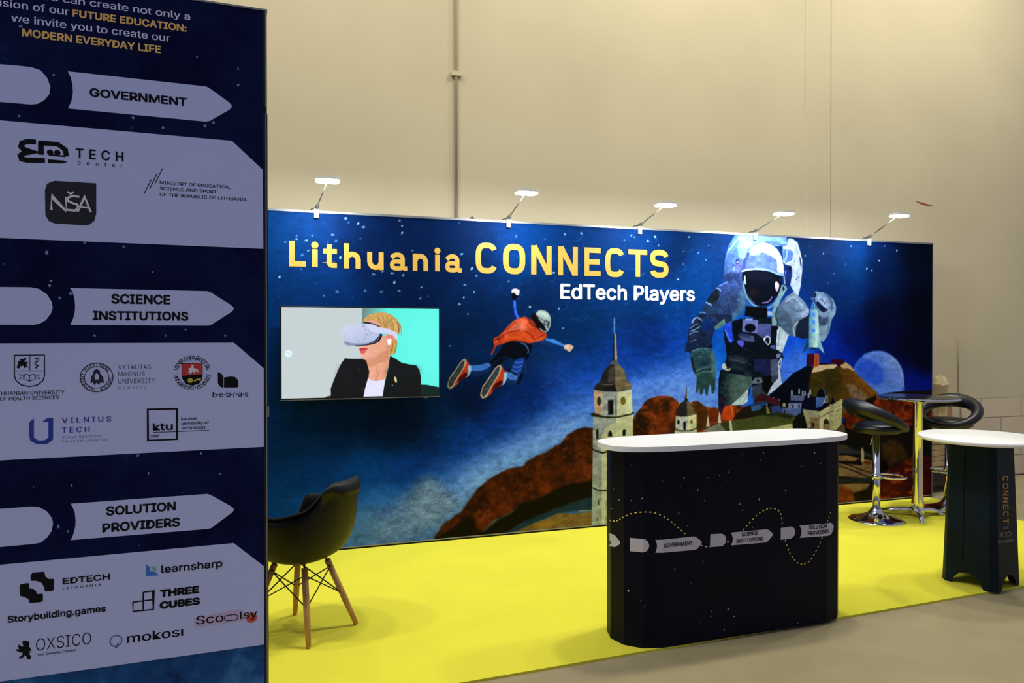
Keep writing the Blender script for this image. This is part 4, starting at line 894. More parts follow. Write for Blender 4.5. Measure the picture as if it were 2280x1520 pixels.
for sx, sy, k_ in ((0, 0, 1.0), (372, 68, 1.12)):
    def kk(*a): return K(*[ (181+(a[i]-181)*k_+sx if i % 2 == 0 else 1240+(a[i]-1240)*k_+sy+40*(k_ > 1)) for i in range(len(a))])
    cv.poly(kk(370,905,405,930,440,985,448,1040,410,1100,390,1120,330,1140,290,1200,225,1245,300,1120,360,1000), (192, 72, 34), n=0.15)
    cv.poly(kk(420,985,446,975,455,1030,430,1090,400,1115,415,1050), (168, 186, 214), n=0.1)
    cv.poly(kk(320,1110,390,1060,410,1090,350,1140,300,1165), (90, 24, 18), S=True, n=0.1)
    cv.poly(kk(180,1210,205,1120,270,1030,330,940,360,910,388,908,402,930,372,1010,300,1125,245,1230,205,1246), (196, 170, 140), n=0.1)
    cv.poly(kk(192,1200,215,1125,280,1035,335,950,362,922,382,925,365,1000,292,1115,235,1215,208,1230), (66, 72, 74), n=0.2)
    for j in range(5):
        cv.line(kk(225+j*32,1160-j*45,250+j*30,1140-j*40,262+j*24,1165-j*48), 1.2, (120, 126, 124), n=0, a=0.8)

# the printed sheet, fine where the picture is fine
M_print = mat_attr('printed_fabric', rough=0.6, spec=0.04)
ua = MUR.uv(985, 830)[0]; ub = MUR.uv(1990, 830)[0]
us = np.concatenate([np.arange(U0, ua, 0.010), np.arange(ua, ub, 0.0058), np.arange(ub, UE, 0.008), [UE]])
wall_t = thing('printed_wall', 'long tall exhibition wall printed with a giant astronaut over a city and a yellow headline', 'exhibition wall', MUR.O, MUR.rz)
print_sheet('printed_graphic', cv, us, np.linspace(0.018, HM-0.012, 400), 0.0, M_print, wall_t, gain=PRINT_GAIN)
M_alu = mat('aluminium_profile', (150, 150, 150), rough=0.5, metal=0.9)
M_dkgap = mat('dark_gap', (18, 18, 20), rough=0.8)
mb = MB(); mb.box((U0, 0.002, 0.0), (UE, 0.07, HM), mat('wall_backing', (175, 172, 165), rough=0.8)); mb.build('backing', wall_t)
mb = MB()
mb.box((U0, -0.006, HM-0.012), (UE+0.004, 0.072, HM+0.004), M_alu); mb.build('top_profile', wall_t)
mb = MB(); mb.box((U0, -0.004, 0.0), (UE, 0.002, 0.010), M_dkgap); mb.box((U0, -0.006, 0.010), (UE, 0.002, 0.018), M_alu); mb.build('bottom_profile', wall_t)
mb = MB(); mb.box((UE, -0.006, 0.0), (UE+0.004, 0.072, HM), M_alu); mb.build('end_profile', wall_t)
M_gold = mat('gold_print', (214, 168, 70), rough=0.5, noise=0.04, scale=3)
M_golde = mat('gold_print_edge', (48, 34, 14), rough=0.6)
M_white = mat('white_print', (244, 247, 250), rough=0.5)
head = MB()
LT = [('L',235,398,683,933,54),('i',452,522,690,938,54),('t',568,702,716,945,48),('h',770,935,708,952,50),('u',998,1158,790,966,48),('a',1220,1388,795,972,42),('n',1442,1592,808,976,46),('i',1655,1712,750,980,46),('a',1760,1920,812,990,42)]
CT = [('C',82,298,698,1000,52),('O',350,567,710,1006,56),('N',625,825,727,1010,52),('N',888,1080,738,1018,50),('E',1145,1303,748,1025,48),('C',1348,1538,752,1036,50),('T',1575,1757,766,1034,46),('S',1787,1965,768,1043,50)]
for t_, m_, off in ((4, M_golde, 0.0012), (0, M_gold, 0.002)):
    for lst, (zx, zy) in ((LT, (590, 380)), (CT, (1040, 380))):
        for ch, x0, x1, y0, y1, tp in lst:
            s_ = 4.385; e = t_*0.5
            put_glyph(head, MUR, ch, zx+(x0-e)/s_, zx+(x1+e)/s_, zy+(y0-e)/s_, zy+(y1+e)/s_, (tp+t_*1.3)/s_, m_, off)
o = head.build('headline_lettering', wall_t); o['label'] = 'yellow headline lettering'
mb = MB(); put_text(mb, MUR, 'EdTech Players', (1040+915/4.385, 380+1254/4.385), (1040+2218/4.385, 380+1272/4.385), 150/4.385, M_white, bold=0.022, off=0.0015)
o = mb.build('subtitle_lettering', wall_t); o['label'] = 'white subtitle lettering'

# lamps on top of the wall
M_lampw = mat('lamp_white', (225, 225, 222), rough=0.4)
M_lampg = mat('lamp_grey_metal', (120, 118, 108), rough=0.4, metal=0.5)
M_glass = mat('lamp_glass', (250, 252, 255), rough=0.3, emit=9.0)
M_cable = mat('black_rubber', (16, 16, 17), rough=0.6)
LAMPS = [(704,471,729,404,'above the television'), (1131,495,1172,431,'above the first large yellow capital'), (1423,510,1482,458,'above the last yellow capitals'), (1680,517,1745,477,"above the astronaut"), (1933,533,2002,482,"near its right end")]
def make_lamp(bx, by, hx, hy, where):
    ub_ = MUR.uv(bx, by)[0]; OFF = 0.42
    hu, hv = MUR.uv(hx, hy, OFF); hu -= ub_; hv -= HM
    o = thing('display_spotlight', 'white arm spotlight clamped on the printed wall '+where, 'lamp', MUR.P(ub_, HM+0.004, 0), MUR.rz, 'arm spotlights along the top of the printed wall')
    mb = MB(); mb.box((-0.016, -0.022, -0.055), (0.016, -0.006, 0.012), M_lampw); mb.box((-0.016, -0.022, 0.0), (0.016, 0.085, 0.012), M_lampw); mb.box((-0.016, 0.074, -0.05), (0.016, 0.085, 0.0), M_lampw)
    mb.box((-0.012, -0.024, -0.034), (0.012, -0.022, -0.030), M_lampg)
    bevel(mb.build('clamp', o), 0.003)
    h = np.array([hu, -OFF, hv]); b = np.array([0, 0.02, 0.012]); e = b+(h-b)*0.26; k = h+vec(0, 0.03, -0.002)
    mb = MB(); mb.tube([b, b+(e-b)*0.35, e], [0.014, 0.017, 0.006], M_lampg, 10); mb.build('arm_base', o)
    mb = MB(); mb.tube([e, k], 0.0045, M_lampg, 8); mb.build('arm', o)
    W_, D_ = 0.082, 0.058
    out = [(h[0]+W_*sx*(1-cx), h[1]+D_*sy*(1-cy)) for sx, sy, cx, cy in ((-1,-1,0.3,0),(1,-1,0.3,0),(1,-1,0,0.35),(1,1,0,0.35),(1,1,0.25,0),(-1,1,0.25,0),(-1,1,0,0.35),(-1,-1,0,0.35))]
    mb = MB(); mb.prism(out, h[2]+0.004, h[2]+0.022, M_lampw); hd = mb.build('lamp_head', o)
    mb = MB(); mb.prism([(h[0]+(x-h[0])*0.95, h[1]+(y-h[1])*0.95) for x, y in out], h[2]-0.008, h[2]+0.004, M_glass); g = mb.build('lamp_glass', hd)
    mb = MB(); mb.tube([(0,0.03,0.02), (-0.025,0.03,0.02), (-0.045,0.035,0.002), (-0.05,0.09,-0.02), (-0.05,0.10,-0.3)], 0.004, M_cable, 6); mb.build('cable', o)
    L = bpy.data.lights.new('lamp_light', 'AREA'); L.shape = 'RECTANGLE'; L.size = 0.14; L.size_y = 0.1; L.energy = LAMP_W; L.color = (0.86, 0.94, 1.0)
    lo = bpy.data.objects.new('lamp_light', L); col.objects.link(lo); lo.parent = o; lo.location = [float(c) for c in h-vec(0, 0, 0.012)]
    lo.rotation_euler = Vector((0, 0.62, -1)).to_track_quat('-Z', 'Y').to_euler()
for a_ in LAMPS: make_lamp(*a_)
u_, v_ = MUR.uv(1053, 489)
mb = MB(); mb.box((-0.016, -0.008, 0.0), (0.016, 0.01, 0.014), M_cable); mb.box((-0.008, -0.006, 0.014), (0.006, 0.006, 0.022), M_cable)
o = mb.build('cable_clip'); o.location = [float(c) for c in MUR.P(u_, HM+0.004, -0.02)]; o.rotation_euler = (0, 0, MUR.rz); tag(o, 'small black clip on the top edge of the printed wall', 'clip')

# ------------------------------------------------------------------ television with its picture
TVO = 0.095
T = Z(600, 660, 5.4275)
t0 = MUR.uv(623.5, 893.5, TVO); t1 = MUR.uv(980.3, 882, TVO); t2 = MUR.uv(980.3, 684, TVO)
tu0, tu1, tv0, tv1 = t0[0], t1[0], (t0[1]+t1[1])/2, MUR.uv(623, 681, TVO)[1]*0.5+t2[1]*0.5
tv = thing('television', 'flat screen television on the printed wall showing a blonde woman in a white headset', 'television', MUR.P(tu0, tv0, 0), MUR.rz)
tc = Canvas(MUR, tu0+0.011, tu1-0.011, tv0+0.016, tv1-0.011, 0.0019, off=TVO, seed=9)
tc.img[:] = np.array([198, 208, 209])/255.0
tc.poly(T(1113,100,2100,100,2100,1300,1113,1300), (126, 150, 148), n=0, g=((104, 236, 222),)+tuple(T(1130,300,1420,330)))
tc.poly(T(1600,200,2100,200,2100,1000,1600,1000), (122, 244, 236), soft=40, n=0, a=0.6)
tc.line(T(1113,110,1113,300), 1.4, (225, 235, 232), n=0)
tc.ell(*T(228,688)[0], 8, 8, (226, 243, 248), n=0); tc.line(T(205,700,215,672,240,668,232,695,248,705), 1.4, (150, 185, 215), n=0)
tc.poly(T(1780,1060,1900,1065,2080,1100,2080,1300,1700,1300), (6, 46, 38), n=0.05); tc.poly(T(600,1250,700,1205,760,1190,760,1300,600,1300), (60, 76, 74), n=0.05)
tc.poly(T(1125,290,1190,225,1290,195,1380,190,1470,215,1545,275,1588,360,1580,430,1535,470,1545,560,1515,690,1462,712,1440,600,1430,470,1320,385,1200,330), (206, 168, 104), n=0.1)
for i in range(46):
    q = rng.uniform(0, 1); x = 1200+q*370; c_ = rng.choice([(150,112,60),(232,204,150),(120,86,46),(224,186,120)])
    tc.line(T(x, 215+abs(q-0.45)*190, x+rng.uniform(-10,40), 330+q*40, x+rng.uniform(-20,40), 400+q*70), 1.4, c_, n=0, a=0.55)
for i in range(16):
    x = 1465+rng.uniform(0, 60); tc.line(T(x, 500, x+10, 600, x-15, 690), 1.3, rng.choice([(150,104,40),(226,190,90)]), n=0, a=0.6)
tc.poly(T(1150,305,1215,285,1290,290,1340,350,1200,330), (222, 168, 148), S=True, n=0.03)
tc.poly(T(1082,590,1190,560,1320,480,1430,465,1452,600,1452,720,1448,800,1420,920,1395,1005,1290,1030,1200,1000,1185,900,1165,770,1122,742,1098,690,1090,640), (226, 168, 140), n=0.04, g=((234, 180, 158),)+tuple(T(1400,620,1150,600)))
tc.poly(T(1165,765,1260,740,1400,650,1440,620,1445,760,1330,800,1200,850), (206, 146, 112), S=True, soft=3, n=0.03, a=0.7); tc.line(T(1290,860,1310,930,1290,1000), 3, (204, 146, 120), n=0, a=0.7)
tc.poly(T(1088,628,1140,618,1192,634,1150,648,1098,658), (196, 66, 74), S=True, n=0); tc.poly(T(1098,656,1150,650,1170,668,1130,690,1100,680), (214, 110, 104), S=True, n=0)
tc.poly(T(1428,460,1492,466,1495,540,1462,590,1430,560), (230, 142, 128), S=True, n=0.03); tc.poly(T(1425,520,1468,510,1472,560,1445,590,1428,560), (248, 248, 252), S=True, n=0); tc.line(T(1450,550,1440,590), 2, (240, 240, 246), n=0); tc.line(T(1425,600,1448,608), 2, (60, 40, 40), n=0)
tc.poly(T(1135,310,1180,306,1260,325,1335,360,1290,372,1200,340,1140,326), (34, 32, 46), n=0)
tc.poly(T(1340,450,1362,470,1320,545,1220,582,1065,602,1045,585,1200,555,1290,500), (28, 28, 48), S=True, n=0); tc.line(T(1335,465,1300,530,1230,565), 1.2, (150, 155, 175), n=0)
tc.poly(T(898,360,960,338,1060,328,1180,326,1290,350,1335,420,1312,485,1240,548,1150,575,1020,588,930,582,898,520,884,440), (186, 196, 222), S=True, n=0.02, g=((204, 210, 232),)+tuple(T(1100,560,1000,350)))
tc.poly(T(900,540,1000,565,1150,565,1250,540,1150,585,1000,592,930,585), (138, 146, 172), S=True, n=0, soft=2); tc.line(T(1150,340,1160,450,1140,560), 1.2, (168, 176, 205), n=0)
tc.poly(T(1180,340,1240,345,1330,370,1450,395,1550,455,1530,530,1490,470,1350,442,1215,432,1180,390), (208, 212, 238), S=True, n=0.02); tc.line(T(1185,365,1210,425,1280,440), 1.2, (150, 158, 185), n=0)
for q in ((1132,356),(1088,536),(1214,456),(1180,460)): tc.ell(*T(*q)[0], 1.0, 1.2, (90, 98, 120), n=0)
tc.poly(T(735,1300,742,1190,740,1110,790,980,850,840,880,790,912,746,1010,752,1110,752,1168,770,1205,900,1195,1000,1160,1130,1125,1300), (16, 15, 17), n=0.1)
tc.poly(T(860,850,980,860,960,1200,800,1200), (30, 25, 26), soft=14, n=0.05, a=0.6)
tc.poly(T(1460,715,1530,755,1600,800,1700,822,1775,832,1812,890,1832,980,1830,1070,1840,1300,1350,1300,1368,1180,1400,1010,1440,850,1450,760), (8, 15, 16), n=0.1)
tc.poly(T(1440,850,1800,860,1810,950,1420,960), (34, 40, 42), soft=12, n=0.05, a=0.6)
tc.poly(T(1190,985,1240,1015,1300,1022,1400,995,1380,1110,1355,1300,1120,1300,1150,1130), (224, 224, 246), n=0.02)
tc.poly(T(1508,970,1530,980,1540,1030,1525,1040,1512,1010), (222, 212, 158), S=True, n=0); tc.ell(*T(1484,1072)[0], 1.2, 1.2, (220,220,220), n=0); tc.line(T(1065,895,1095,865), 2.2, (110, 108, 106), n=0, a=0.7); tc.line(T(1110,1140,1138,1105), 1.2, (150, 150, 150), n=0, a=0.7)
W_, H_ = tu1-tu0, tv1-tv0
mb = MB(); mb.box((0, -TVO, 0), (W_, -TVO+0.028, H_), mat('tv_black', (9, 9, 11), rough=0.35)); bevel(mb.build('casing', tv), 0.003)
mb = MB(); mb.box((W_*0.12, -TVO+0.028, H_*0.1), (W_*0.88, -0.02, H_*0.8), mat('tv_back', (14, 14, 15), rough=0.6)); mb.build('back_housing', tv)
mb = MB(); mb.box((W_*0.3, -0.02, H_*0.25), (W_*0.7, 0.0, H_*0.7), mat('tv_bracket', (30, 30, 32), rough=0.5, metal=0.6)); mb.build('wall_bracket', tv)
mb = MB(); mb.box((0.0, -TVO-0.002, 0.0), (W_, -TVO, 0.006), mat('tv_lip', (150, 148, 142), rough=0.3, metal=0.8)); mb.box((W_*0.89, -TVO-0.001, -0.006), (W_*0.92, -TVO+0.01, 0.0), mat('tv_lip', (150,148,142))); mb.build('lower_trim', tv)
M_screen = mat_attr('screen_glow', rough=0.25, emit=1.12)
sc_o = print_sheet('screen', tc, np.linspace(tu0+0.011, tu1-0.011, 380), np.linspace(tv0+0.016, tv1-0.011, 220), TVO+0.0015, M_screen, tv)
sc_o.location = (-float(tu0), 0, -float(tv0))

# ------------------------------------------------------------------ tall information panel in the foreground
pz = 3.02
r_ = ray(597, 900); P0 = CAM + r_*(pz/(r_ @ FWD)); ang = math.radians(0.9)
PAN = Plane(P0, (math.cos(ang), math.sin(ang)))
HP = PAN.uv(590, 21.5)[1]; W0 = -2.1
pan = thing('information_panel', 'tall dark blue free-standing panel of lavender arrows and logo boards, nearest on the left', 'display panel', PAN.O, PAN.rz)
M_pan = bpy.data.materials.new('panel_print_blue'); M_pan.use_nodes = True
nt = M_pan.node_tree; b_ = nt.nodes['Principled BSDF']; b_.inputs['Roughness'].default_value = 0.6; b_.inputs['Specular IOR Level'].default_value = 0.06
tcn = nt.nodes.new('ShaderNodeTexCoord'); n1 = nt.nodes.new('ShaderNodeTexNoise'); n1.inputs['Scale'].default_value = 3.2; n1.inputs['Detail'].default_value = 8; n1.inputs['Roughness'].default_value = 0.65
nt.links.new(tcn.outputs['Object'], n1.inputs['Vector'])
sp = nt.nodes.new('ShaderNodeSeparateXYZ'); nt.links.new(tcn.outputs['Object'], sp.inputs['Vector'])
mr = nt.nodes.new('ShaderNodeMapRange'); mr.inputs['From Min'].default_value = 0.62; mr.inputs['From Max'].default_value = 0.12; nt.links.new(sp.outputs['Z'], mr.inputs['Value'])
ad = nt.nodes.new('ShaderNodeMath'); ad.operation = 'MULTIPLY_ADD'; ad.inputs[1].default_value = 0.42; nt.links.new(mr.outputs['Result'], ad.inputs[0]); nt.links.new(n1.outputs['Fac'], ad.inputs[2])
rp = nt.nodes.new('ShaderNodeValToRGB'); el = rp.color_ramp.elements
el[0].position = 0.38; el[0].color = (0.003, 0.003, 0.036, 1); el[1].position = 0.98; el[1].color = (0.10, 0.32, 0.62, 1)
e_ = el.new(0.62); e_.color = (0.006, 0.014, 0.07, 1); e_ = el.new(0.80); e_.color = (0.02, 0.10, 0.30, 1)
nt.links.new(ad.outputs[0], rp.inputs['Fac']); nt.links.new(rp.outputs['Color'], b_.inputs['Base Color'])
M_lav = mat('lavender_print', LAV, rough=0.6, spec=0.2)
M_ink = mat('black_ink', (9, 9, 15), rough=0.6, spec=0.2)
M_lavt = mat('pale_lettering', (228, 228, 255), rough=0.6, spec=0.2)
M_ory = mat('amber_lettering', (255, 206, 118), rough=0.6, spec=0.2)
ub0 = PAN.uv(589.5, 700)[0]
mb = MB(); mb.box((W0, 0.004, 0.0), (-0.002, 0.05, HP), M_dkgap); mb.build('core', pan)
fb = MB(); fb.flat([(W0, 0.012), (ub0, 0.012), (ub0, HP-0.008), (W0, HP-0.008)], 0.0, M_pan)
M_fleck = mat('pale_flecks', (128, 146, 190), rough=0.6)
Z1 = Z(0, 0, 2.7145); Z2 = Z(0, 540, 3.04); Z3 = Z(0, 1020, 3.04)
flk = Z1(115,702,985,772,805,710,1290,740,1240,762,325,452,1438,415,1440,515,748,1490,1190,345,510,1468,125,160) + Z2(838,28,318,68,345,258,1035,198,405,375,1255,588,1120,628,1525,628,1360,1425,935,1440,480,345,335,290,640,628) + Z3(485,182,460,495,1005,100,395,460,1490,105)
r2 = random.Random(3)
for x, y in flk:
    u, v = PAN.uv(x, y); r = r2.uniform(0.004, 0.007); a0 = r2.uniform(0, 3)
    fb.flat([(u+r*r2.uniform(0.5,1.1)*math.cos(a0+k*1.05)*1.0, v+r*r2.uniform(0.5,1.1)*math.sin(a0+k*1.05)*1.2) for k in range(6)], 0.0006, M_fleck)
for i in range(35):
    x, y = r2.uniform(-200, 580), r2.uniform(20, 1500); u, v = PAN.uv(x, y); r = r2.uniform(0.001, 0.0025)
    fb.flat([(u+r*math.cos(k*1.26), v+r*math.sin(k*1.26)) for k in range(5)], 0.0005, M_fleck)
fb.build('printed_face', pan)
jv = PAN.uv(593, 246)[1]
for z0, z1_, dx in ((0.0, jv-0.012, 0.0), (jv+0.012, HP, -0.004)):
    mb = MB(); mb.box((ub0+0.004, -0.003, z0), (ub0+0.0085+dx*0.3, 0.052, z1_), M_alu); mb.box((ub0+0.0085+dx*0.3, 0.004, z0), (0.0+dx*0.5, 0.045, z1_), M_dkgap); mb.box((ub0-0.004, -0.002, z0), (ub0+0.004, 0.01, z1_), M_dkgap); mb.build('edge_profile', pan)
mb = MB(); mb.box((W0, -0.003, HP-0.006), (0.0, 0.052, HP+0.001), M_alu); mb.build('top_profile', pan)
mv = PAN.uv(597, 917)[1]; mb = MB(); mb.box((-0.003, 0.0, mv-0.02), (0.004, 0.05, mv+0.02), mat('aluminium_profile', (200,200,200))); mb.build('edge_clip', pan)

def pw(pts): return PAN.uvs(pts)
def arrows(zf, pill, body, texts, label):
    mb = MB(); mb.flat(pw(zf(*pill)), 0.0008, M_lav); mb.flat(pw(zf(*body)), 0.0008, M_lav)
    o = mb.build('section_arrow', pan); o['label'] = label
    for s, a, b, cap in texts:
        mb = MB(); put_text(mb, PAN, s, zf(*a)[0], zf(*b)[0], cap, M_ink, bold=0.028, off=0.0016)
        mb.build('word_lettering', o)
arrows(Z1, (-1500,265,0,388,120,398,190,406,245,425,285,470,305,525,298,570,268,605,230,627,190,632,120,626,0,616,-1500,505),
       (410,431,1240,522,1262,530,1375,612,1398,632,1401,648,1385,664,1270,730,1245,735,412,656,432,610,441,560,438,510,428,468),
       [('GOVERNMENT', (545,584), (1127,642), 52/2.7145)], 'lavender arrow reading GOVERNMENT')
arrows(Z2, (-1700,290,0,300,210,302,262,312,318,350,350,400,357,440,345,480,310,525,270,548,230,556,0,555,-1700,560),
       (474,307,1405,328,1425,335,1560,420,1580,438,1582,452,1568,468,1432,555,1410,562,476,556,495,515,507,470,509,430,505,380,492,335),
       [('SCIENCE', (757,415), (1150,416), 66/3.04), ('INSTITUTIONS', (632,524), (1272,528), 62/3.04)], 'lavender arrow reading SCIENCE INSTITUTIONS')
arrows(Z3, (-1700,435,0,342,210,326,265,330,320,360,352,405,359,440,350,490,320,535,275,570,230,578,0,600,-1700,700),
       (478,307,1400,241,1425,247,1560,322,1582,340,1583,352,1568,368,1432,470,1410,477,480,553,498,510,510,460,512,420,507,370,495,335),
       [('SOLUTION', (722,386), (1186,354), 62/3.04), ('PROVIDERS', (697,500), (1215,462), 62/3.04)], 'lavender arrow reading SOLUTION PROVIDERS')
def board(zf, pts, label):
    mb = MB(); mb.flat(pw(zf(*pts)), 0.0008, M_lav); o = mb.build('logo_board', pan); o['label'] = label; return o
bd1 = board(Z1, (-1500,595,0,727,1402,851,1588,1026,1592,1503,0,1437,-1500,1372), 'lavender board under the GOVERNMENT arrow')
bd2 = board(Z2, (-1700,690,0,682,1583,677,1788,852,1790,1381,0,1473,-1700,1562), 'lavender board under the SCIENCE INSTITUTIONS arrow')
bd3 = board(Z3, (-1700,882,0,720,1582,573,1787,730,1788,1259,0,1511,-1700,1755), 'lavender board under the SOLUTION PROVIDERS arrow')
OF = 0.0016
def logo(parent): return MB()
def RB(mb, zf, pts, w, m=None, closed=False, off=OF): mb.ribbon(pw(zf(*pts)), w, off, m or M_ink, closed)
def FL(mb, zf, pts, m=None, off=OF): mb.flat(pw(zf(*pts)), off, m or M_ink)
def TX(mb, zf, s, a, b, cap, m=None, bold=0.0, off=OF, space=1.0):
    k = {id(Z1): 2.7145}.get(id(zf), 3.04); put_text(mb, PAN, s, zf(*a)[0], zf(*b)[0], cap/k, m or M_ink, bold=bold, off=off, space=space)
# slogan at the top
for s_, a_, b_2, cp, m_, bo in (('We can create not only a', (225,10), (1148,108), 46, M_lavt, 0.012), ('vision of our', (-50,35), (418,92), 48, M_lavt, 0.012), ('we invite you to create our', (70,138), (1027,248), 48, M_lavt, 0.012),
                            ('FUTURE EDUCATION:', (442,112), (1125,186), 46, M_ory, 0.03), ('MODERN EVERYDAY LIFE', (137,224), (970,320), 48, M_ory, 0.03)):
    mb = MB(); TX(mb, Z1, s_, a_, b_2, cp, m_, bo); mb.build('slogan_lettering', pan)['label'] = ('amber' if m_ is M_ory else 'pale')+' slogan lettering'
# board one
mb = MB(); W1 = 0.020
RB(mb, Z1, (218,858,165,855,135,865,128,885,145,905,200,918,145,925,125,940,132,960,160,968,272,970), 0.0185)
RB(mb, Z1, (248,855,248,935), 0.0185); RB(mb, Z1, (235,863,350,872,395,905,402,945), 0.017); FL(mb, Z1, (290,963,380,970,408,978,380,988,290,985)); RB(mb, Z1, (295,935,395,945), 0.006)
for q in ((303,921),(347,923)):
    u, v = PAN.uv(*Z1(*q)[0]); mb.flat([(u+0.0105*math.cos(k*0.4), v+0.0105*math.sin(k*0.4)) for k in range(16)], OF, M_ink)
TX(mb, Z1, 'TECH', (460,957), (745,976), 60, bold=0.016, space=1.5); TX(mb, Z1, 'center', (470,998), (742,1012), 26, space=2.2)
mb.build('logo', bd1)
M_dk = mat('dark_badge', (20, 20, 32), rough=0.6); M_wht = mat('white_badge_print', (236, 234, 240), rough=0.6)
mb = MB(); FL(mb, Z1, (330,1093,582,1108,582,1290,570,1335,540,1358,510,1362,330,1350,295,1335,275,1300,272,1150,285,1110), M_dk)
for pts in ((312,1270,312,1185,400,1275,400,1190),(480,1190,440,1183,412,1195,412,1215,440,1228,468,1235,474,1255,455,1273,400,1268),(470,1280,512,1190,550,1283),(490,1250,530,1255)):
    RB(mb, Z1, pts, 0.0075, M_wht, off=0.0024)
RB(mb, Z1, (408,1158,427,1172,446,1160), 0.006, M_wht, off=0.0024); mb.build('logo', bd1)
mb = MB()
for pts in ((870,1172,915,1085),(905,1142,948,1050),(938,1108,982,1018)): RB(mb, Z1, pts, 0.0028)
TX(mb, Z1, 'MINISTRY OF EDUCATION,', (966,1113), (1392,1141), 20, bold=0.008); TX(mb, Z1, 'SCIENCE AND SPORT', (966,1148), (1310,1168), 20, bold=0.012); TX(mb, Z1, 'OF THE REPUBLIC OF LITHUANIA', (966,1184), (1492,1217), 20, bold=0.012)
mb.build('logo', bd1)
# board two
mb = MB()
RB(mb, Z2, (98,762,302,760,302,900,290,935,255,962,200,974,145,962,110,935,98,900), 0.0035, closed=True)
RB(mb, Z2, (203,762,203,868), 0.002); RB(mb, Z2, (98,868,302,868), 0.002)
FL(mb, Z2, (112,845,125,815,118,800,140,802,135,785,155,790,165,780,185,785,160,805,192,808,178,825,195,850,180,838,165,850,160,832,140,835,130,852))
RB(mb, Z2, (238,785,262,780,262,800,236,812,236,825,258,832,240,850), 0.003); RB(mb, Z2, (248,778,250,858), 0.002)
for s in (-1, 1):
    RB(mb, Z2, (200,900,200+s*20,890,200+s*38,893,200+s*38,930,200+s*20,928,200,938), 0.0025); RB(mb, Z2, (200+s*48,900,200+s*72,890), 0.002); RB(mb, Z2, (200+s*48,920,200+s*60,912,200+s*70,925), 0.002)
RB(mb, Z2, (200,900,200,938), 0.002)
TX(mb, Z2, 'LITHUANIAN UNIVERSITY', (-55,1032), (437,1026), 26, bold=0.006); TX(mb, Z2, 'OF HEALTH SCIENCES', (0,1068), (398,1060), 26, bold=0.006); mb.build('logo', bd2)
def circ(zf, x, y, rx, n=28):
    u, v = PAN.uv(*zf(x, y)[0]); u2, v2 = PAN.uv(*zf(x+rx, y)[0]); r = u2-u
    return u, v, r, [(u+r*math.cos(k*2*math.pi/n), v+r*math.sin(k*2*math.pi/n)) for k in range(n)]
mb = MB(); M_seal = mat('seal_ink', (30, 28, 46), rough=0.6)
u, v, r, pts = circ(Z2, 655, 912, 110); mb.ribbon(pts, 0.003, OF, M_seal, True)
u, v, r2_, pts = circ(Z2, 655, 912, 82); mb.ribbon(pts, 0.002, OF, M_seal, True)
arc_text(mb, 'VYTAUTI MAGNI', u, v, r*0.87, 150, 30, 0.013, M_seal, OF, bold=0.02); arc_text(mb, 'UNIVERSITAS', u, v, r*0.87, 165, 262, 0.013, M_seal, OF, flip=True, bold=0.02); arc_text(mb, 'KAUNAS', u, v, r*0.87, 285, 360, 0.013, M_seal, OF, flip=True, bold=0.02)
FL(mb, Z2, (612,950,618,905,630,890,635,865,655,855,675,865,680,890,697,905,705,950,680,945,670,965,655,945,640,965,630,945), M_seal)
FL(mb, Z2, (640,900,655,880,672,900,668,925,645,925), M_lav, off=0.0022)
TX(mb, Z2, 'VYTAUTAS', (800,857), (1022,857), 31, M_seal, -0.006); TX(mb, Z2, 'MAGNUS', (800,904), (980,904), 31, M_seal, -0.006); TX(mb, Z2, 'UNIVERSITY', (800,952), (1050,950), 31, M_seal, -0.006); TX(mb, Z2, 'MCMXXII', (800,990), (985,988), 16, M_seal, -0.008, space=2.0)
mb.build('logo', bd2)
mb = MB(); M_red = mat('red_print', (206, 52, 52), rough=0.6); M_ylw = mat('yellow_print', (214, 196, 70), rough=0.6)
FL(mb, Z2, (1232,818,1370,815,1370,890,1232,900), M_red)
FL(mb, Z2, (1232,900,1370,890,1366,925,1345,952,1310,965,1300,966,1262,955,1238,925))
RB(mb, Z2, (1232,818,1370,815,1370,895,1366,925,1345,952,1302,966,1262,955,1238,925,1232,900), 0.002, closed=True)
FL(mb, Z2, (1265,885,1280,870,1275,850,1295,845,1298,825,1312,828,1310,848,1338,855,1345,880,1325,870,1318,890,1305,868,1290,892,1282,875), M_wht, off=0.0022)
u, v, r, pts = circ(Z2, 1288, 932, 18, 12); mb.flat(pts, 0.0022, M_ylw); FL(mb, Z2, (1310,935,1330,922,1362,915,1355,935,1335,930,1318,942), M_ylw, off=0.0022)
u, v, r, _ = circ(Z2, 1302, 880, 112)
arc_text(mb, 'VILNIAUS UNIVERSITETAS', u, v, r, 168, 12, 0.0155, M_ink, OF, bold=0.0); arc_text(mb, 'UNIVERSITAS VILNENSIS', u, v, r, 188, 352, 0.0155, M_ink, OF, flip=True, bold=0.0)
TX(mb, Z2, '·1579·', (1262,803), (1336,803), 18, bold=0.0); mb.build('logo', bd2)
mb = MB(); FL(mb, Z2, (1474,876,1490,880,1505,895,1512,905,1512,982,1500,978,1485,970,1475,950)); FL(mb, Z2, (1516,912,1560,905,1590,908,1612,930,1612,978,1590,980,1516,980))
TX(mb, Z2, 'b·e·b·r·a·s', (1440,1046), (1680,1042), 38, bold=0.012); mb.build('logo', bd2)
M_blu = mat('blue_print', (38, 60, 168), rough=0.6); M_blu2 = mat('pale_blue_print', (84, 92, 160), rough=0.6)
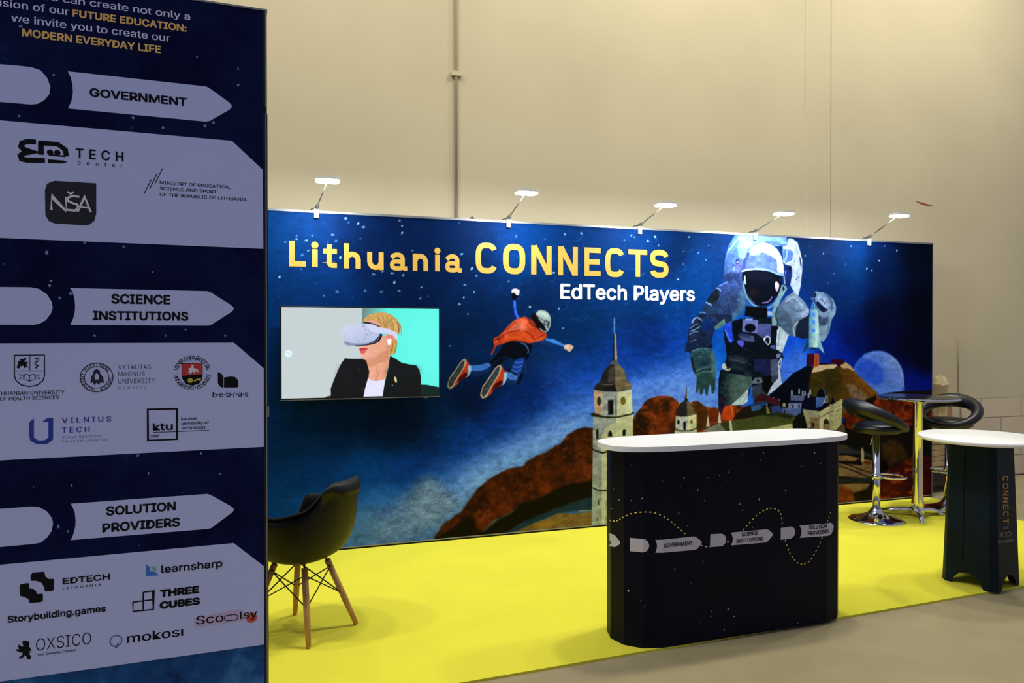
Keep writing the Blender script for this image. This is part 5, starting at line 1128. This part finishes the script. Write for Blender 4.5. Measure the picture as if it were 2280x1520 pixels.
mb = MB(); FL(mb, Z2, (198,1216,230,1188,230,1320,198,1305), M_blu); FL(mb, Z2, (285,1212,322,1186,360,1185,360,1310,328,1318,328,1212), M_blu); FL(mb, Z2, (205,1340,358,1335,318,1362,250,1364), M_blu); FL(mb, Z2, (198,1305,230,1320,262,1340,205,1340), M_blu); FL(mb, Z2, (360,1310,328,1318,300,1338,358,1335), M_blu)
TX(mb, Z2, 'VILNIUS', (420,1222), (752,1210), 38, M_blu, 0.014, space=1.35); TX(mb, Z2, 'TECH', (420,1288), (606,1280), 38, M_blu, 0.014, space=1.35)
TX(mb, Z2, 'Vilnius Gediminas', (420,1326), (682,1314), 18, M_blu2, -0.004, space=1.2); TX(mb, Z2, 'Technical University', (420,1352), (730,1340), 18, M_blu2, -0.004, space=1.2); mb.build('logo', bd2)
mb = MB(); RB(mb, Z2, (1000,1128,1198,1124,1198,1330,1002,1338), 0.0065, closed=True); TX(mb, Z2, 'ktu', (1037,1272), (1168,1266), 50, bold=0.018); RB(mb, Z2, (1037,1284,1415,1270), 0.0024)
TX(mb, Z2, '1922', (1022,1318), (1074,1316), 18, bold=0.03); TX(mb, Z2, 'kaunas', (1228,1202), (1334,1199), 22, bold=0.012); TX(mb, Z2, 'university of', (1228,1232), (1414,1228), 22, bold=0.012); TX(mb, Z2, 'technology', (1228,1264), (1392,1258), 22, bold=0.012); mb.build('logo', bd2)
# board three
mb = MB(); FL(mb, Z3, (208,790,222,772,300,766,308,800,330,815,365,815,365,890,352,896,305,900,300,870,280,840,245,828,208,828)); FL(mb, Z3, (133,865,140,850,190,842,198,850,198,880,225,882,245,900,250,918,285,915,292,925,290,965,275,972,200,978,195,955,170,938,136,930))
TX(mb, Z3, 'EDTECH', (427,850), (742,822), 42, bold=0.02); TX(mb, Z3, 'LITHUANIA', (427,888), (685,862), 17, bold=0.01, space=1.5); mb.build('logo', bd3)
mb = MB(); M_aq = mat('sky_blue_print', (56, 128, 214), rough=0.6); M_gn = mat('pale_green_print', (128, 184, 168), rough=0.6)
FL(mb, Z3, (988,715,1015,735,1015,765,1045,765,1075,790,988,798), M_aq); FL(mb, Z3, (1018,735,1058,730,1056,760,1045,762), M_gn)
TX(mb, Z3, 'learnsharp', (1094,774), (1504,736), 52, bold=0.016); mb.build('logo', bd3)
mb = MB(); RB(mb, Z3, (900,972,1038,955), 0.005); RB(mb, Z3, (970,905,970,1028), 0.005); RB(mb, Z3, (970,905,1038,897,1038,1022,900,1035,900,972), 0.005)
TX(mb, Z3, 'THREE', (1088,938), (1342,914), 52, bold=0.05); TX(mb, Z3, 'CUBES', (1086,1018), (1348,990), 50, bold=0.05); mb.build('logo', bd3)
mb = MB(); TX(mb, Z3, 'Storybuilding.games', (54,1112), (715,1036), 46, bold=0.022); mb.build('logo', bd3)
mb = MB(); M_pk = mat('pink_print', (206, 186, 222), rough=0.6); M_or = mat('orange_print', (216, 84, 58), rough=0.6)
FL(mb, Z3, (1312,1085,1560,1030,1640,1022,1652,1100,1315,1146), M_pk, off=0.0012)
u, v, r, pts = circ(Z3, 1702, 1078, 36); mb.flat(pts, 0.0014, M_or)
TX(mb, Z3, 'Sco', (1328,1124), (1512,1104), 58, bold=0.008, off=0.002); TX(mb, Z3, 'lsy', (1625,1090), (1740,1070), 52, bold=0.008, off=0.002)
RB(mb, Z3, (1540,1062,1590,1055,1608,1065,1610,1080,1595,1092,1540,1098,1522,1092,1518,1078,1525,1066), 0.0032, closed=True, off=0.002); mb.build('logo', bd3)
mb = MB(); FL(mb, Z3, (150,1240,165,1232,190,1235,200,1250,195,1270,208,1285,214,1305,200,1300,205,1315,195,1320,212,1338,205,1360,185,1358,180,1340,165,1330,155,1350,130,1355,128,1345,148,1335,155,1315,130,1310,110,1300,108,1292,130,1290,122,1270,128,1258,142,1270,160,1272))
TX(mb, Z3, 'OXSICO', (245,1300), (617,1258), 80, bold=-0.008); TX(mb, Z3, 'Text Similarity Checker', (252,1336), (518,1303), 16, bold=0.01); mb.build('logo', bd3)
mb = MB(); M_pv = mat('periwinkle_print', (92, 100, 178), rough=0.6)
u, v, r, pts = circ(Z3, 785, 1234, 40); mb.ribbon(pts[-8:]+pts[:21], 0.0042, OF, M_pv); RB(mb, Z3, (775,1272,790,1280,795,1262,800,1245), 0.0036, M_pv)
TX(mb, Z3, 'mokosi'.replace('i', 'ı') if False else 'mokosı', (862,1250), (1238,1202), 64, bold=0.014); mb.build('logo', bd3)

# ------------------------------------------------------------------ promotion counter
c0 = at_h(1475, 1442); c1 = at_h(1847, 1384)
CNT = Plane(c0, c1-c0)
CL, CR, CS = CNT_L, CNT_R, CNT_S                       # flat front, end radius, start of the flat front
CO = CNT.P(CS, 0, 0)
CNT = Plane(CO, CNT.d)
counter = thing('promotion_counter', 'navy counter with rounded ends, white top and printed arrows along a dotted line', 'counter', CO, CNT.rz)
M_navy = mat('counter_navy', (5, 6, 24), rough=0.5, spec=0.12, noise=0.25, scale=5)
M_tops = mat('white_laminate', (240, 240, 240), rough=0.35, spec=0.4)
NF = 6
def end_pts(side):
    if side > 0: return [(CL+CR*math.sin(math.pi*k/NF), CR-CR*math.cos(math.pi*k/NF)) for k in range(NF+1)]
    return [(-CR*math.sin(math.pi*k/NF), CR+CR*math.cos(math.pi*k/NF)) for k in range(NF+1)]
mb = MB(); mb.prism(end_pts(1)+end_pts(-1), 0.0, 1.0, M_navy)
lf = [(-CR*math.sin(math.pi*k/NF), CR-CR*math.cos(math.pi*k/NF)) for k in range(NF+1)]
rf = [(CL+CR*math.sin(math.pi*k/NF), CR-CR*math.cos(math.pi*k/NF)) for k in range(NF+1)]
FS = 2*CR*math.sin(math.pi/NF/2)                        # width of one facet
def wrap(s, off):
    if 0 <= s <= CL: return (s, -off)
    P, t = (lf, -s/FS) if s < 0 else (rf, (s-CL)/FS)
    i = min(int(t), NF-1); f = t-i; a, b = P[i], P[i+1]
    dx, dy = b[0]-a[0], b[1]-a[1]; l = math.hypot(dx, dy); n = (dy/l, -dx/l) if s > CL else (-dy/l, dx/l)
    return (a[0]+dx*f+n[0]*off, a[1]+dy*f+n[1]*off)
def cw(x, y, off=0.0): return CNT.O + CNT.d*x + vec(-CNT.d[1], CNT.d[0], 0)*y
def sv(px, py):
    u, v = CNT.uv(px, py)
    if 0 <= u <= CL: return (u, v)
    lo, hi = (-FS*NF*0.55, 0.0) if u < 0 else (CL, CL+FS*NF*0.4)
    for _ in range(30):
        m = (lo+hi)/2
        if to_px(cw(*wrap(m, 0)))[0] < px: lo = m
        else: hi = m
    s = (lo+hi)/2; P = cw(*wrap(s, 0)); r = ray(px, py)
    t = np.hypot(P[0], P[1])/np.hypot(r[0], r[1]); return (s, float((CAM+r*t)[2]))
def wrapped(mb_):
    """lays a flat print round the facets: cut at every fold, then bent"""
    me = bpy.data.meshes.new('t'); me.from_pydata(mb_.v, [], mb_.f); me.polygons.foreach_set('material_index', mb_.m)
    bm = bmesh.new(); bm.from_mesh(me); bpy.data.meshes.remove(me)
    for k in range(NF):
        for c in (-k*FS, CL+k*FS):
            bmesh.ops.bisect_plane(bm, geom=bm.verts[:]+bm.edges[:]+bm.faces[:], dist=1e-7, plane_co=(c, 0, 0), plane_no=(1, 0, 0))
    bm.verts.index_update()
    mb_.v = [(*wrap(v.co.x, -v.co.y), v.co.z) for v in bm.verts]
    mb_.f = [tuple(v.index for v in f.verts) for f in bm.faces]; mb_.m = [f.material_index for f in bm.faces]; mb_.sm = [False]*len(mb_.f)
    bm.free(); return mb_
CZ = Z(1300, 930, 2.868)
M_fl2 = mat('counter_flecks', (210, 212, 228), rough=0.6)
fk = MB()
for x, y, r in [(q[i], q[i+1], q[i+2]) for q in [(640,386,5,727,458,5,1145,222,5,1473,222,5,1510,290,4,1288,465,5,1118,518,6,920,345,4,793,383,3,865,368,3,615,437,3,768,530,3,995,550,4,1013,590,4,372,515,4,225,522,4,178,580,3,300,300,2,580,962,5,760,915,5,285,1105,6,363,1167,3,388,1202,3,812,1235,3,810,1267,4,920,1220,5,960,1268,4,735,1302,4,895,1350,5,606,610,4,1013,235,3,1128,272,3,1075,700,3,190,455,3,302,528,3,685,1050,3,1365,1310,3,1430,1135,2,1390,312,3,918,402,3,748,330,3,498,402,3,660,690,2)] for i in range(0, len(q), 3)]:
    s, v = sv(*CZ(x, y)[0]); r = r/2.868*0.0034; a0 = r2.uniform(0, 3)
    fk.flat([(s+r*(0.5+0.3*math.cos(a0+k*2))*math.cos(k*1.05), v+r*(0.9+0.4*math.sin(a0+k))*math.sin(k*1.05)) for k in range(6)], 0.0012, M_fl2)
wrapped(fk); mb.add(fk.v, fk.f, M_fl2); mb.build('body', counter)
def c_flat(mb_, pts, m, off=0.0022): mb_.flat([sv(*p) for p in CZ(*pts)], off, m)
M_cpr = mat('counter_print', CPR, rough=0.55)
class _C:  # lettering on the counter front
    uv = staticmethod(sv)
def c_arrow(pts, label, words=()):
    mb = MB(); c_flat(mb, pts, M_cpr); o = wrapped(mb).build('printed_arrow', counter); o['label'] = label
    for s, a, b, cap in words:
        q = MB(); put_text(q, _C, s, CZ(*a)[0], CZ(*b)[0], cap/2.868, M_ink, bold=0.017, off=0.0030); wrapped(q).build('word_lettering', o)
def c_pill(pts): mb = MB(); c_flat(mb, pts, M_cpr); wrapped(mb).build('printed_tab', counter)
c_arrow((166,733,195,745,230,785,234,797,228,808,200,824,166,816), 'pale arrow tip wrapped round the left end', [('S', (166,804), (175,802), 20)])
c_pill((294,765,385,772,405,785,416,808,414,830,400,850,378,858,294,850))
c_arrow((455,778,700,756,712,758,748,785,752,795,745,808,722,836,705,842,455,860,462,840,466,818,463,798), 'pale arrow reading GOVERNMENT', [('GOVERNMENT', (510,826), (691,811), 26)])
c_pill((806,742,880,738,898,748,907,768,903,798,885,816,862,820,804,824))
c_arrow((936,732,1165,710,1178,714,1203,735,1206,745,1200,755,1175,785,1160,794,938,813,946,795,950,772,946,750), 'pale arrow reading SCIENCE INSTITUTIONS', [('SCIENCE', (1007,753), (1109,746), 24), ('INSTITUTIONS', (972,797), (1142,782), 23)])
c_pill((1256,702,1325,692,1340,702,1347,722,1343,750,1325,768,1300,773,1255,777))
c_arrow((1375,687,1568,668,1580,672,1592,690,1588,715,1575,742,1562,750,1377,765,1386,745,1389,725,1385,705), 'pale arrow reading SOLUTION PROVIDERS', [('SOLUTION', (1436,712), (1548,702), 25), ('PROVIDERS', (1428,748), (1557,735), 25)])
M_dash = mat('amber_dashes', (255, 232, 116), rough=0.6)
for pts in ((160,652,205,658,250,635,290,615,330,605,400,600,450,606,500,625,540,650,590,690,660,755), (745,813,785,823,803,822), (912,792,936,784), (1015,715,1060,665,1100,625,1130,600,1180,578,1220,580,1250,600,1262,640,1266,690), (1285,778,1300,830,1330,890,1370,928,1400,932,1440,912,1480,850,1510,790,1522,755), (1550,665,1562,630,1572,600)):
    mb = MB()
    P = [np.array(sv(*p)) for p in catmull(CZ(*pts), False, 8)]
    acc = 0.0; on = []
    for i in range(len(P)-1):
        l = np.linalg.norm(P[i+1]-P[i]); n_ = max(1, int(l/0.002))
        for k in range(n_):
            p = P[i]+(P[i+1]-P[i])*k/n_; ph = math.fmod(acc+l*k/n_, 0.0255)
            if ph < 0.0125: on.append(p)
            else:
                if len(on) > 1: mb.ribbon([on[0], on[-1]], 0.0056, 0.0020, M_dash)
                on = []
        acc += l
    if len(on) > 1: mb.ribbon([on[0], on[-1]], 0.0056, 0.0020, M_dash)
    wrapped(mb).build('dotted_line', counter)
tp = []
for k in range(72):
    a = 2*math.pi*k/72; c, s = math.cos(a), math.sin(a)
    hx, hy = (CL/2+CR+TOP_X), CR+TOP_Y
    e = 0.62 if abs(c) > 0.05 else 0.62
    tp.append((CL/2+hx*math.copysign(abs(c)**0.42, c), CR+hy*math.copysign(abs(s)**0.72, s)))
mb = MB(); mb.prism(tp, 1.0, 1.026, M_tops); o = bevel(mb.build('counter_top', counter), 0.006, 3)

# ------------------------------------------------------------------ bar stools and bar table
M_chr = mat('chrome', (225, 225, 225), rough=0.08, metal=1.0)
M_lea = mat('black_leather', (14, 14, 16), rough=0.38, spec=0.5, bump=0.05, bscale=90)
sx, sy = at_h(1951, 1157)[:2]; s2x, s2y = at_h(2111, 1134)[:2]; tx, ty = at_h(2043, 1150)[:2]
def make_stool():
    o = thing('bar_stool', 'x', 'bar stool')
    mb = MB(); mb.lathe([(0.225,0.0),(0.225,0.006),(0.20,0.016),(0.15,0.028),(0.10,0.044),(0.065,0.066),(0.045,0.09),(0.036,0.11)], M_chr, 48); mb.build('base', o)
    mb = MB(); mb.lathe([(0.031,0.09),(0.031,0.40),(0.029,0.402),(0.029,0.745)], M_chr, 24); mb.build('column', o)
    mb = MB(); ring = [(0.03+0.10+0.115*math.cos(a), 0.12*math.sin(a), 0.375) for a in [i*math.pi/14 for i in range(28)]]
    mb.tube(ring, 0.011, M_chr, 8, closed=True); mb.lathe([(0.038,0.35),(0.038,0.40)], M_chr, 20); mb.build('footrest', o)
    mb = MB(); mb.tube([(0.0,0.03,0.73),(0.02,0.10,0.70),(0.02,0.13,0.63)], 0.006, M_chr, 8); mb.build('height_lever', o)
    mb = MB(); pr = [(0.001,0.745),(0.10,0.745),(0.165,0.755),(0.195,0.775),(0.20,0.80),(0.185,0.825),(0.14,0.84),(0.001,0.845)]
    mb.lathe(pr, M_lea, 40, c=(0.01,0,0)); mb.build('seat', o)
    tl = math.radians(26); N = 40; n = 18; vs_, fs = [], []
    for i in range(N):
        a = 2*math.pi*i/N
        for k in range(n):
            t = 2*math.pi*k/n; th = 0.046-0.014*math.cos(a)
            X = (0.235+th*math.cos(t))*math.cos(a); Y = (0.225+th*math.cos(t))*math.sin(a); Z_ = (0.046-0.018*math.cos(a))*math.sin(t)
            vs_.append((X*math.cos(tl)+Z_*math.sin(tl), Y, 0.888-X*math.sin(tl)+Z_*math.cos(tl)))
        for k in range(n):
            j = (i+1)%N; fs.append((i*n+k, i*n+(k+1)%n, j*n+(k+1)%n, j*n+k))
    mb = MB(); mb.add(vs_, [f[::-1] for f in fs], M_lea, True); mb.build('ring_backrest', o)
    return o
st = make_stool(); st.location = (sx, sy, 0); st.rotation_euler = (0, 0, -TH+math.radians(4))
st['label'] = 'black leather ring-back bar stool on chrome column, left of the bar table'; st['group'] = 'ring-back bar stools at the bar table'
copy_thing(st, (s2x, s2y, 0), -TH+math.radians(228), 'black leather ring-back bar stool on the right of the bar table, behind the tapered table')
bt = thing('bar_table', 'round black bar table on chrome column standing between two black stools', 'table', (tx, ty, 0), 0)
mb = MB(); mb.lathe([(0.001,1.032),(0.318,1.032),(0.325,1.036),(0.325,1.052),(0.318,1.056),(0.001,1.056)], mat('black_tabletop', (16,16,18), rough=0.25), 64); mb.build('tabletop', bt)
mb = MB(); mb.lathe([(0.327,1.034),(0.329,1.044),(0.327,1.054)], M_chr, 64, cap=False); mb.build('edge_band', bt)
mb = MB(); mb.lathe([(0.052,0.055),(0.05,0.12),(0.043,0.20),(0.041,0.5),(0.041,1.0),(0.10,1.02),(0.10,1.032)], M_chr, 32); mb.build('column', bt)
mb = MB(); mb.lathe([(0.06,0.03),(0.06,0.075),(0.05,0.085)], M_chr, 24); mb.build('hub', bt)
feet = [at_h(1962, 1142), at_h(2053, 1166), at_h(2094, 1146)]; feet.append(np.array([tx, ty, 0])*2-feet[1])
for f in feet:
    d = f-np.array([tx, ty, 0]); L_ = min(np.linalg.norm(d), 0.36); d = d/np.linalg.norm(d)
    mb = MB(); mb.tube([d*0.04+vec(0,0,0.058), d*L_*0.6+vec(0,0,0.045), d*L_+vec(0,0,0.026)], [0.026,0.024,0.02], M_chr, 10); lg = mb.build('leg', bt)
    mb = MB(); mb.lathe([(0.022,0.0),(0.024,0.012),(0.014,0.03)], M_chr, 16, c=tuple(d*L_)); mb.build('foot', lg)

# ------------------------------------------------------------------ armchair with wooden legs
ln, lr, lb = at_h(687, 1443), at_h(793, 1390), at_h(657, 1368)
ctr = (ln+lb)/2; fwd_ = ctr-(ln+lr)/2; rzc = math.atan2(fwd_[1], fwd_[0])
ch = thing('armchair', 'dark moulded plastic armchair on wooden legs beside the tall information panel', 'chair', (ctr[0], ctr[1], 0.0065), rzc)
M_shell = mat('black_plastic', (8, 8, 8), rough=0.5, spec=0.25)
M_wood = mat('beech_wood', (186, 138, 84), rough=0.5, noise=0.15, scale=14)
def sm(a, b, x): t = min(1, max(0, (x-a)/(b-a))); return t*t*(3-2*t)
def rim_h(p):
    p = abs(p)
    return 0.43+0.235*sm(34, 62, p)+0.03*sm(95, 128, p)+0.130*sm(122, 165, p)
def shell_pt(p, r):
    a = math.radians(p); c, s = math.cos(a), math.sin(a); h = rim_h(p); ap = abs(p)
    rx = 0.265 if c > 0 else 0.285
    e = 0.85
    X, Y = rx*math.copysign(abs(c)**e, c), 0.285*math.copysign(abs(s)**e, s)
    q = min(r, 1.0); f = 1-(1-q)**1.85; g = q**(3.0 if ap > 50 else 3.0)
    x, y, z = X*f, Y*f, 0.388+(h-0.388)*g
    if r > 1:
        k = (r-1)/0.2; w = 0.005+0.034*sm(146, 174, ap); l = math.hypot(X, Y)
        x += X/l*w*math.sin(k*math.pi/2); y += Y/l*w*math.sin(k*math.pi/2); z += 0.002*math.sin(k*math.pi)-(0.004+0.056*sm(146, 174, ap))*k*k
    return (x, y, z)
NR = [0.0001]+[i/14 for i in range(1, 15)]+[1.06, 1.12, 1.18, 1.22]; NP = 96
mb = MB(); mb.add([shell_pt(-180+360*k/NP, r) for r in NR for k in range(NP)], [(i*NP+k, i*NP+(k+1)%NP, (i+1)*NP+(k+1)%NP, (i+1)*NP+k) for i in range(len(NR)-1) for k in range(NP)], M_shell, True)
o = mb.build('seat_shell', ch); sd = o.modifiers.new('wall', 'SOLIDIFY'); sd.thickness = 0.006; sd.offset = 0
cr, sr = math.cos(-rzc), math.sin(-rzc)
def loc_c(P): x, y = P[0]-ctr[0], P[1]-ctr[1]; return vec(x*cr-y*sr, x*sr+y*cr, 0)
ft = [loc_c(ln), loc_c(lr), loc_c(lb), loc_c(ln+lb-lr)]
tops = [f*0.47+vec(0, 0, 0.365) for f in ft]
for f, t in zip(ft, tops):
    m_ = f*0.62+t*0.38
    mb = MB(); mb.tube([f, m_, t], [0.0125, 0.017, 0.0165], M_wood, 14); lg = mb.build('leg', ch)
    mb = MB(); mb.tube([t-vec(0,0,0.02), vec(t[0]*0.92, t[1]*0.92, 0.398)], 0.006, M_cable, 8); mb.tube([t*0.92+f*0.08-vec(t[1],-t[0],0)*0.14, t*0.92+f*0.08+vec(t[1],-t[0],0)*0.14], 0.007, M_cable, 8); mb.build('mount', lg)
mb = MB()
for i, j in ((0,1),(1,2),(2,3),(3,0)):
    A1 = tops[i]*0.9+ft[i]*0.1; B1 = tops[j]*0.48+ft[j]*0.52; A2 = tops[j]*0.9+ft[j]*0.1; B2 = tops[i]*0.48+ft[i]*0.52
    mb.tube([A1, B1], 0.0035, M_cable, 6); mb.tube([A2, B2], 0.0035, M_cable, 6)
mb.build('wire_brace', ch)

# ------------------------------------------------------------------ tapered display table
def cam_xy(X, z): p = CAM + RGT*X + vec(math.sin(TH), math.cos(TH), 0)*z; return vec(p[0], p[1], 0)
tcn_ = cam_xy(3.03, 4.775); th_t = math.radians(-12.5+12.5)-TH+math.radians(32.5)
dt = thing('display_table', 'round white table on a tapered dark cardboard base reading CONNECT, at the right edge', 'table', tcn_, th_t)
M_card = mat('dark_card', (5, 22, 34), rough=0.55, spec=0.15, noise=0.3, scale=4)
SB, ST, HT = 0.170, 0.142, 0.915; CHB, CHT = 0.036, 0.030
def corners(S, c, z): return [(-S+c,-S,z),(S-c,-S,z),(S,-S+c,z),(S,S-c,z),(S-c,S,z),(-S+c,S,z),(-S,S-c,z),(-S,-S+c,z)]
B0, T0 = corners(SB, CHB, 0), corners(ST, CHT, HT)
mb = MB()
for i in range(8):
    a, b, c, d = [np.array(p) for p in (B0[i], B0[(i+1)%8], T0[(i+1)%8], T0[i])]
    if i % 2 == 1: mb.add([a, b, c, d], [(0,1,2,3)], M_card)
    else:   # wide face with an arch cut out at the floor
        w = b-a; arch = []
        for q in range(13):
            t = q/12; s_ = 0.14+0.72*t; hh = 0.085*math.sin(math.pi*t)**0.55
            arch.append(a+w*s_+(d-a)*hh/HT)
        fpts = [a]+arch+[b, c, d]
        bm = bmesh.new(); vv = [bm.verts.new(p) for p in fpts]; f_ = bm.faces.new(vv); f_.normal_update(); bmesh.ops.triangulate(bm, faces=[f_]); bm.verts.index_update()
        mb.add([tuple(v.co) for v in bm.verts], [tuple(v.index for v in f.verts) for f in bm.faces], M_card); bm.free()
mb.add([p for p in T0], [tuple(range(8))], M_card)
o = mb.build('base', dt); sd = o.modifiers.new('card', 'SOLIDIFY'); sd.thickness = 0.004
mb = MB(); mb.lathe([(0.001,HT),(0.352,HT),(0.36,HT+0.006),(0.36,HT+0.020),(0.354,HT+0.026),(0.001,HT+0.026)], M_tops, 72); mb.build('tabletop', dt)
ct_, st_ = math.cos(th_t), math.sin(th_t)
def to_local(P): x, y = P[0]-tcn_[0], P[1]-tcn_[1]; return (x*ct_+y*st_, -x*st_+y*ct_, P[2])
def from_local(p): return vec(tcn_[0]+p[0]*ct_-p[1]*st_, tcn_[1]+p[0]*st_+p[1]*ct_, p[2])
def on_face(i, off):
    a, b, d = [from_local(p) for p in (B0[i], B0[(i+1)%8], T0[i])]
    n = np.cross(b-a, d-a); n = n/np.linalg.norm(n)
    if n @ (CAM-a) < 0: n = -n
    def f(px, py): r = ray(px, py); t = ((a+n*off-CAM) @ n)/(r @ n); return to_local(CAM+r*t)
    return f
fl_face = 6 if True else 0; fr_face = 0
DECAL = []
mb = MB(); fR = on_face(fr_face, 0.0035); fL = on_face(fl_face, 0.0035)
M_tan = mat('amber_card_print', (236, 184, 104), rough=0.6); M_gryp = mat('grey_card_print', (190, 188, 194), rough=0.6)
def px_add(f, q, m): mb.add([f(x, z) for x, _, z in q.v], q.f+[tuple(reversed(k)) for k in q.f], m)
yy = 1058.0
for chx, hgt in (('C',14.2),('O',14.2),('N',13.2),('N',13.2),('E',13.0),('C',14.2),('T',13.0)):
    q = MB()
    for pts, cl in glyph(chx, hgt-2.0, 12.4, 2.5): q.ribbon([(2232.5+(yy-1058)*0.010+p[1], yy+1.0+p[0]) for p in pts], 2.5, 0, M_tan, cl)
    px_add(fR, q, M_tan); yy += hgt+2.2
mb.build('connect_lettering', dt)['label'] = 'amber lettering reading CONNECT'
mb = MB()
for s_, x0, x1, yb, cap, sl in (('with', 2233, 2245, 1178, 7, -0.1), ('EDTECH', 2224, 2254, 1195, 9.5, -0.08), ('Innovators', 2222, 2256, 1209, 7, -0.12)):
    v, f = text2d(s_, 0.0); k = (x1-x0)/(v[:,0].max()-v[:,0].min()); h_ = cap/CAP; q = MB()
    q.v = [(x0+(x-v[:,0].min())*k, 0, yb+sl*(x-v[:,0].min())*k-y*h_) for x, y in v]; q.f = list(f); px_add(fR, q, M_gryp)
mb.build('small_lettering', dt)['label'] = 'small grey lettering'
mb = MB(); q = MB(); q.ribbon([(2148.5, 1003), (2145, 1130), (2141.5, 1250)], 2.0, 0, M_dkgap); px_add(fL, q, mat('slot_black', (2, 2, 3), rough=0.9)); mb.build('slot', dt)

# ------------------------------------------------------------------ things left in the gap behind the printed wall
def wall_thing(o): o.location = [float(c) for c in WALL.O]; o.rotation_euler = (0, 0, WALL.rz); return o
GU = WALL.uv(2072, 1000)[0]
M_pine = mat('raw_pine', (196, 166, 112), rough=0.7, noise=0.2, scale=9); M_dkw = mat('dark_dolly', (40, 30, 22), rough=0.7)
dol = thing('dolly', 'low dark wooden dolly under the boards behind the end of the printed wall', 'trolley', WALL.P(GU-0.25, 0, 0.30), WALL.rz)
mb = MB(); mb.box((-0.5, -0.17, 0.085), (0.48, 0.17, 0.20), M_dkw); mb.build('deck', dol)
for x in (-0.42, 0.40):
    for y in (-0.12, 0.12): mb = MB(); mb.tube([(x, y-0.015, 0.0425), (x, y+0.015, 0.0425)], 0.0425, M_cable, 16); mb.build('wheel', dol)
hts = [0.20, 0.255, 0.31, 0.362, 0.42, 0.478, 0.532]
for i, z in enumerate(hts):
    mb = MB(); dx = (0.0, 0.03, -0.02, 0.02, -0.03, 0.01, 0.02)[i]
    mb.box((-0.5+dx, -0.15, z), (0.47+dx, 0.13, z+(hts[i+1] if i < 6 else 0.585)-z-0.006 if True else 0), M_pine)
    o = bevel(mb.build('wooden_board'), 0.003); o.location = [float(c) for c in WALL.P(GU-0.25, 0, 0.30)]; o.rotation_euler = (0, 0, WALL.rz)
    tag(o, 'raw pine board in the flat stack behind the end of the printed wall', 'board', 'stacked boards behind the printed wall')
mb = MB(); u_ = WALL.uv(2101, 925)[0]; mb.box((u_-0.03, -0.075, 0.0), (u_+0.03, -0.022, 0.92), mat('post_wood', (176, 128, 66), rough=0.6, noise=0.15, scale=10)); tag(wall_thing(mb.build('wooden_post')), 'upright wooden post leaning by the wall seen through the ring of the right stool', 'post')
u_ = WALL.uv(2092, 860, 0.30)[0]; r3 = random.Random(5); mb = MB(); n = 18; vs_, fs = [], []
lv = [(0.05,0.583),(0.075,0.65),(0.07,0.78),(0.08,0.90),(0.075,1.0),(0.085,1.08),(0.06,1.14),(0.02,1.17)]
for r, z in lv:
    for k in range(n): rr = r*(1+r3.uniform(-0.16, 0.16)); vs_.append((u_+rr*math.cos(6.283*k/n), -0.30+rr*math.sin(6.283*k/n), z+(r3.uniform(-0.015, 0.015) if z > 0.6 else 0)))
for i in range(len(lv)-1):
    for k in range(n): fs.append((i*n+k, i*n+(k+1)%n, (i+1)*n+(k+1)%n, (i+1)*n+k))
fs.append(tuple((len(lv)-1)*n+k for k in range(n))); fs.append(tuple(range(n-1,-1,-1)))
mb.add(vs_, fs, mat('wrapping_paper', (206, 186, 146), rough=0.8)); tag(wall_thing(mb.build('paper_bundle')), 'crumpled beige paper bundle standing on the boards behind the printed wall', 'bundle')
cu = WALL.uv(2131, 800)[0]
mb = MB(); mb.tube([(cu-0.004,-0.006,1.55), (cu+0.012,-0.008,1.2), (cu+0.008,-0.008,1.0), (cu+0.02,-0.03,0.86), (cu+0.03,-0.035,0.4), (cu+0.03,-0.03,0.01)], 0.006, mat('beige_cable', (140, 126, 100), rough=0.6), 8); tag(wall_thing(mb.build('wall_cable')), 'thin beige cable running down the hall wall right of the printed wall', 'cable')
bu = WALL.uv(2272, 1075)[0]
ds = thing('floor_stand', 'low black metal stand on the floor by the wall at the right edge', 'stand', WALL.P(bu, 0, 0.22), WALL.rz)
mb = MB(); mb.box((-0.01, -0.05, 0.10), (0.9, 0.05, 0.135), M_cable); mb.build('crossbar', ds)
for x in (0.05, 0.8): mb = MB(); mb.box((x-0.02, -0.05, 0.0), (x+0.02, 0.05, 0.10), M_cable); mb.build('leg', ds)
mb = MB(); mb.box((0.02, -0.04, 0.135), (0.1, 0.04, 0.19), M_pine); mb.build('wooden_block', ds)
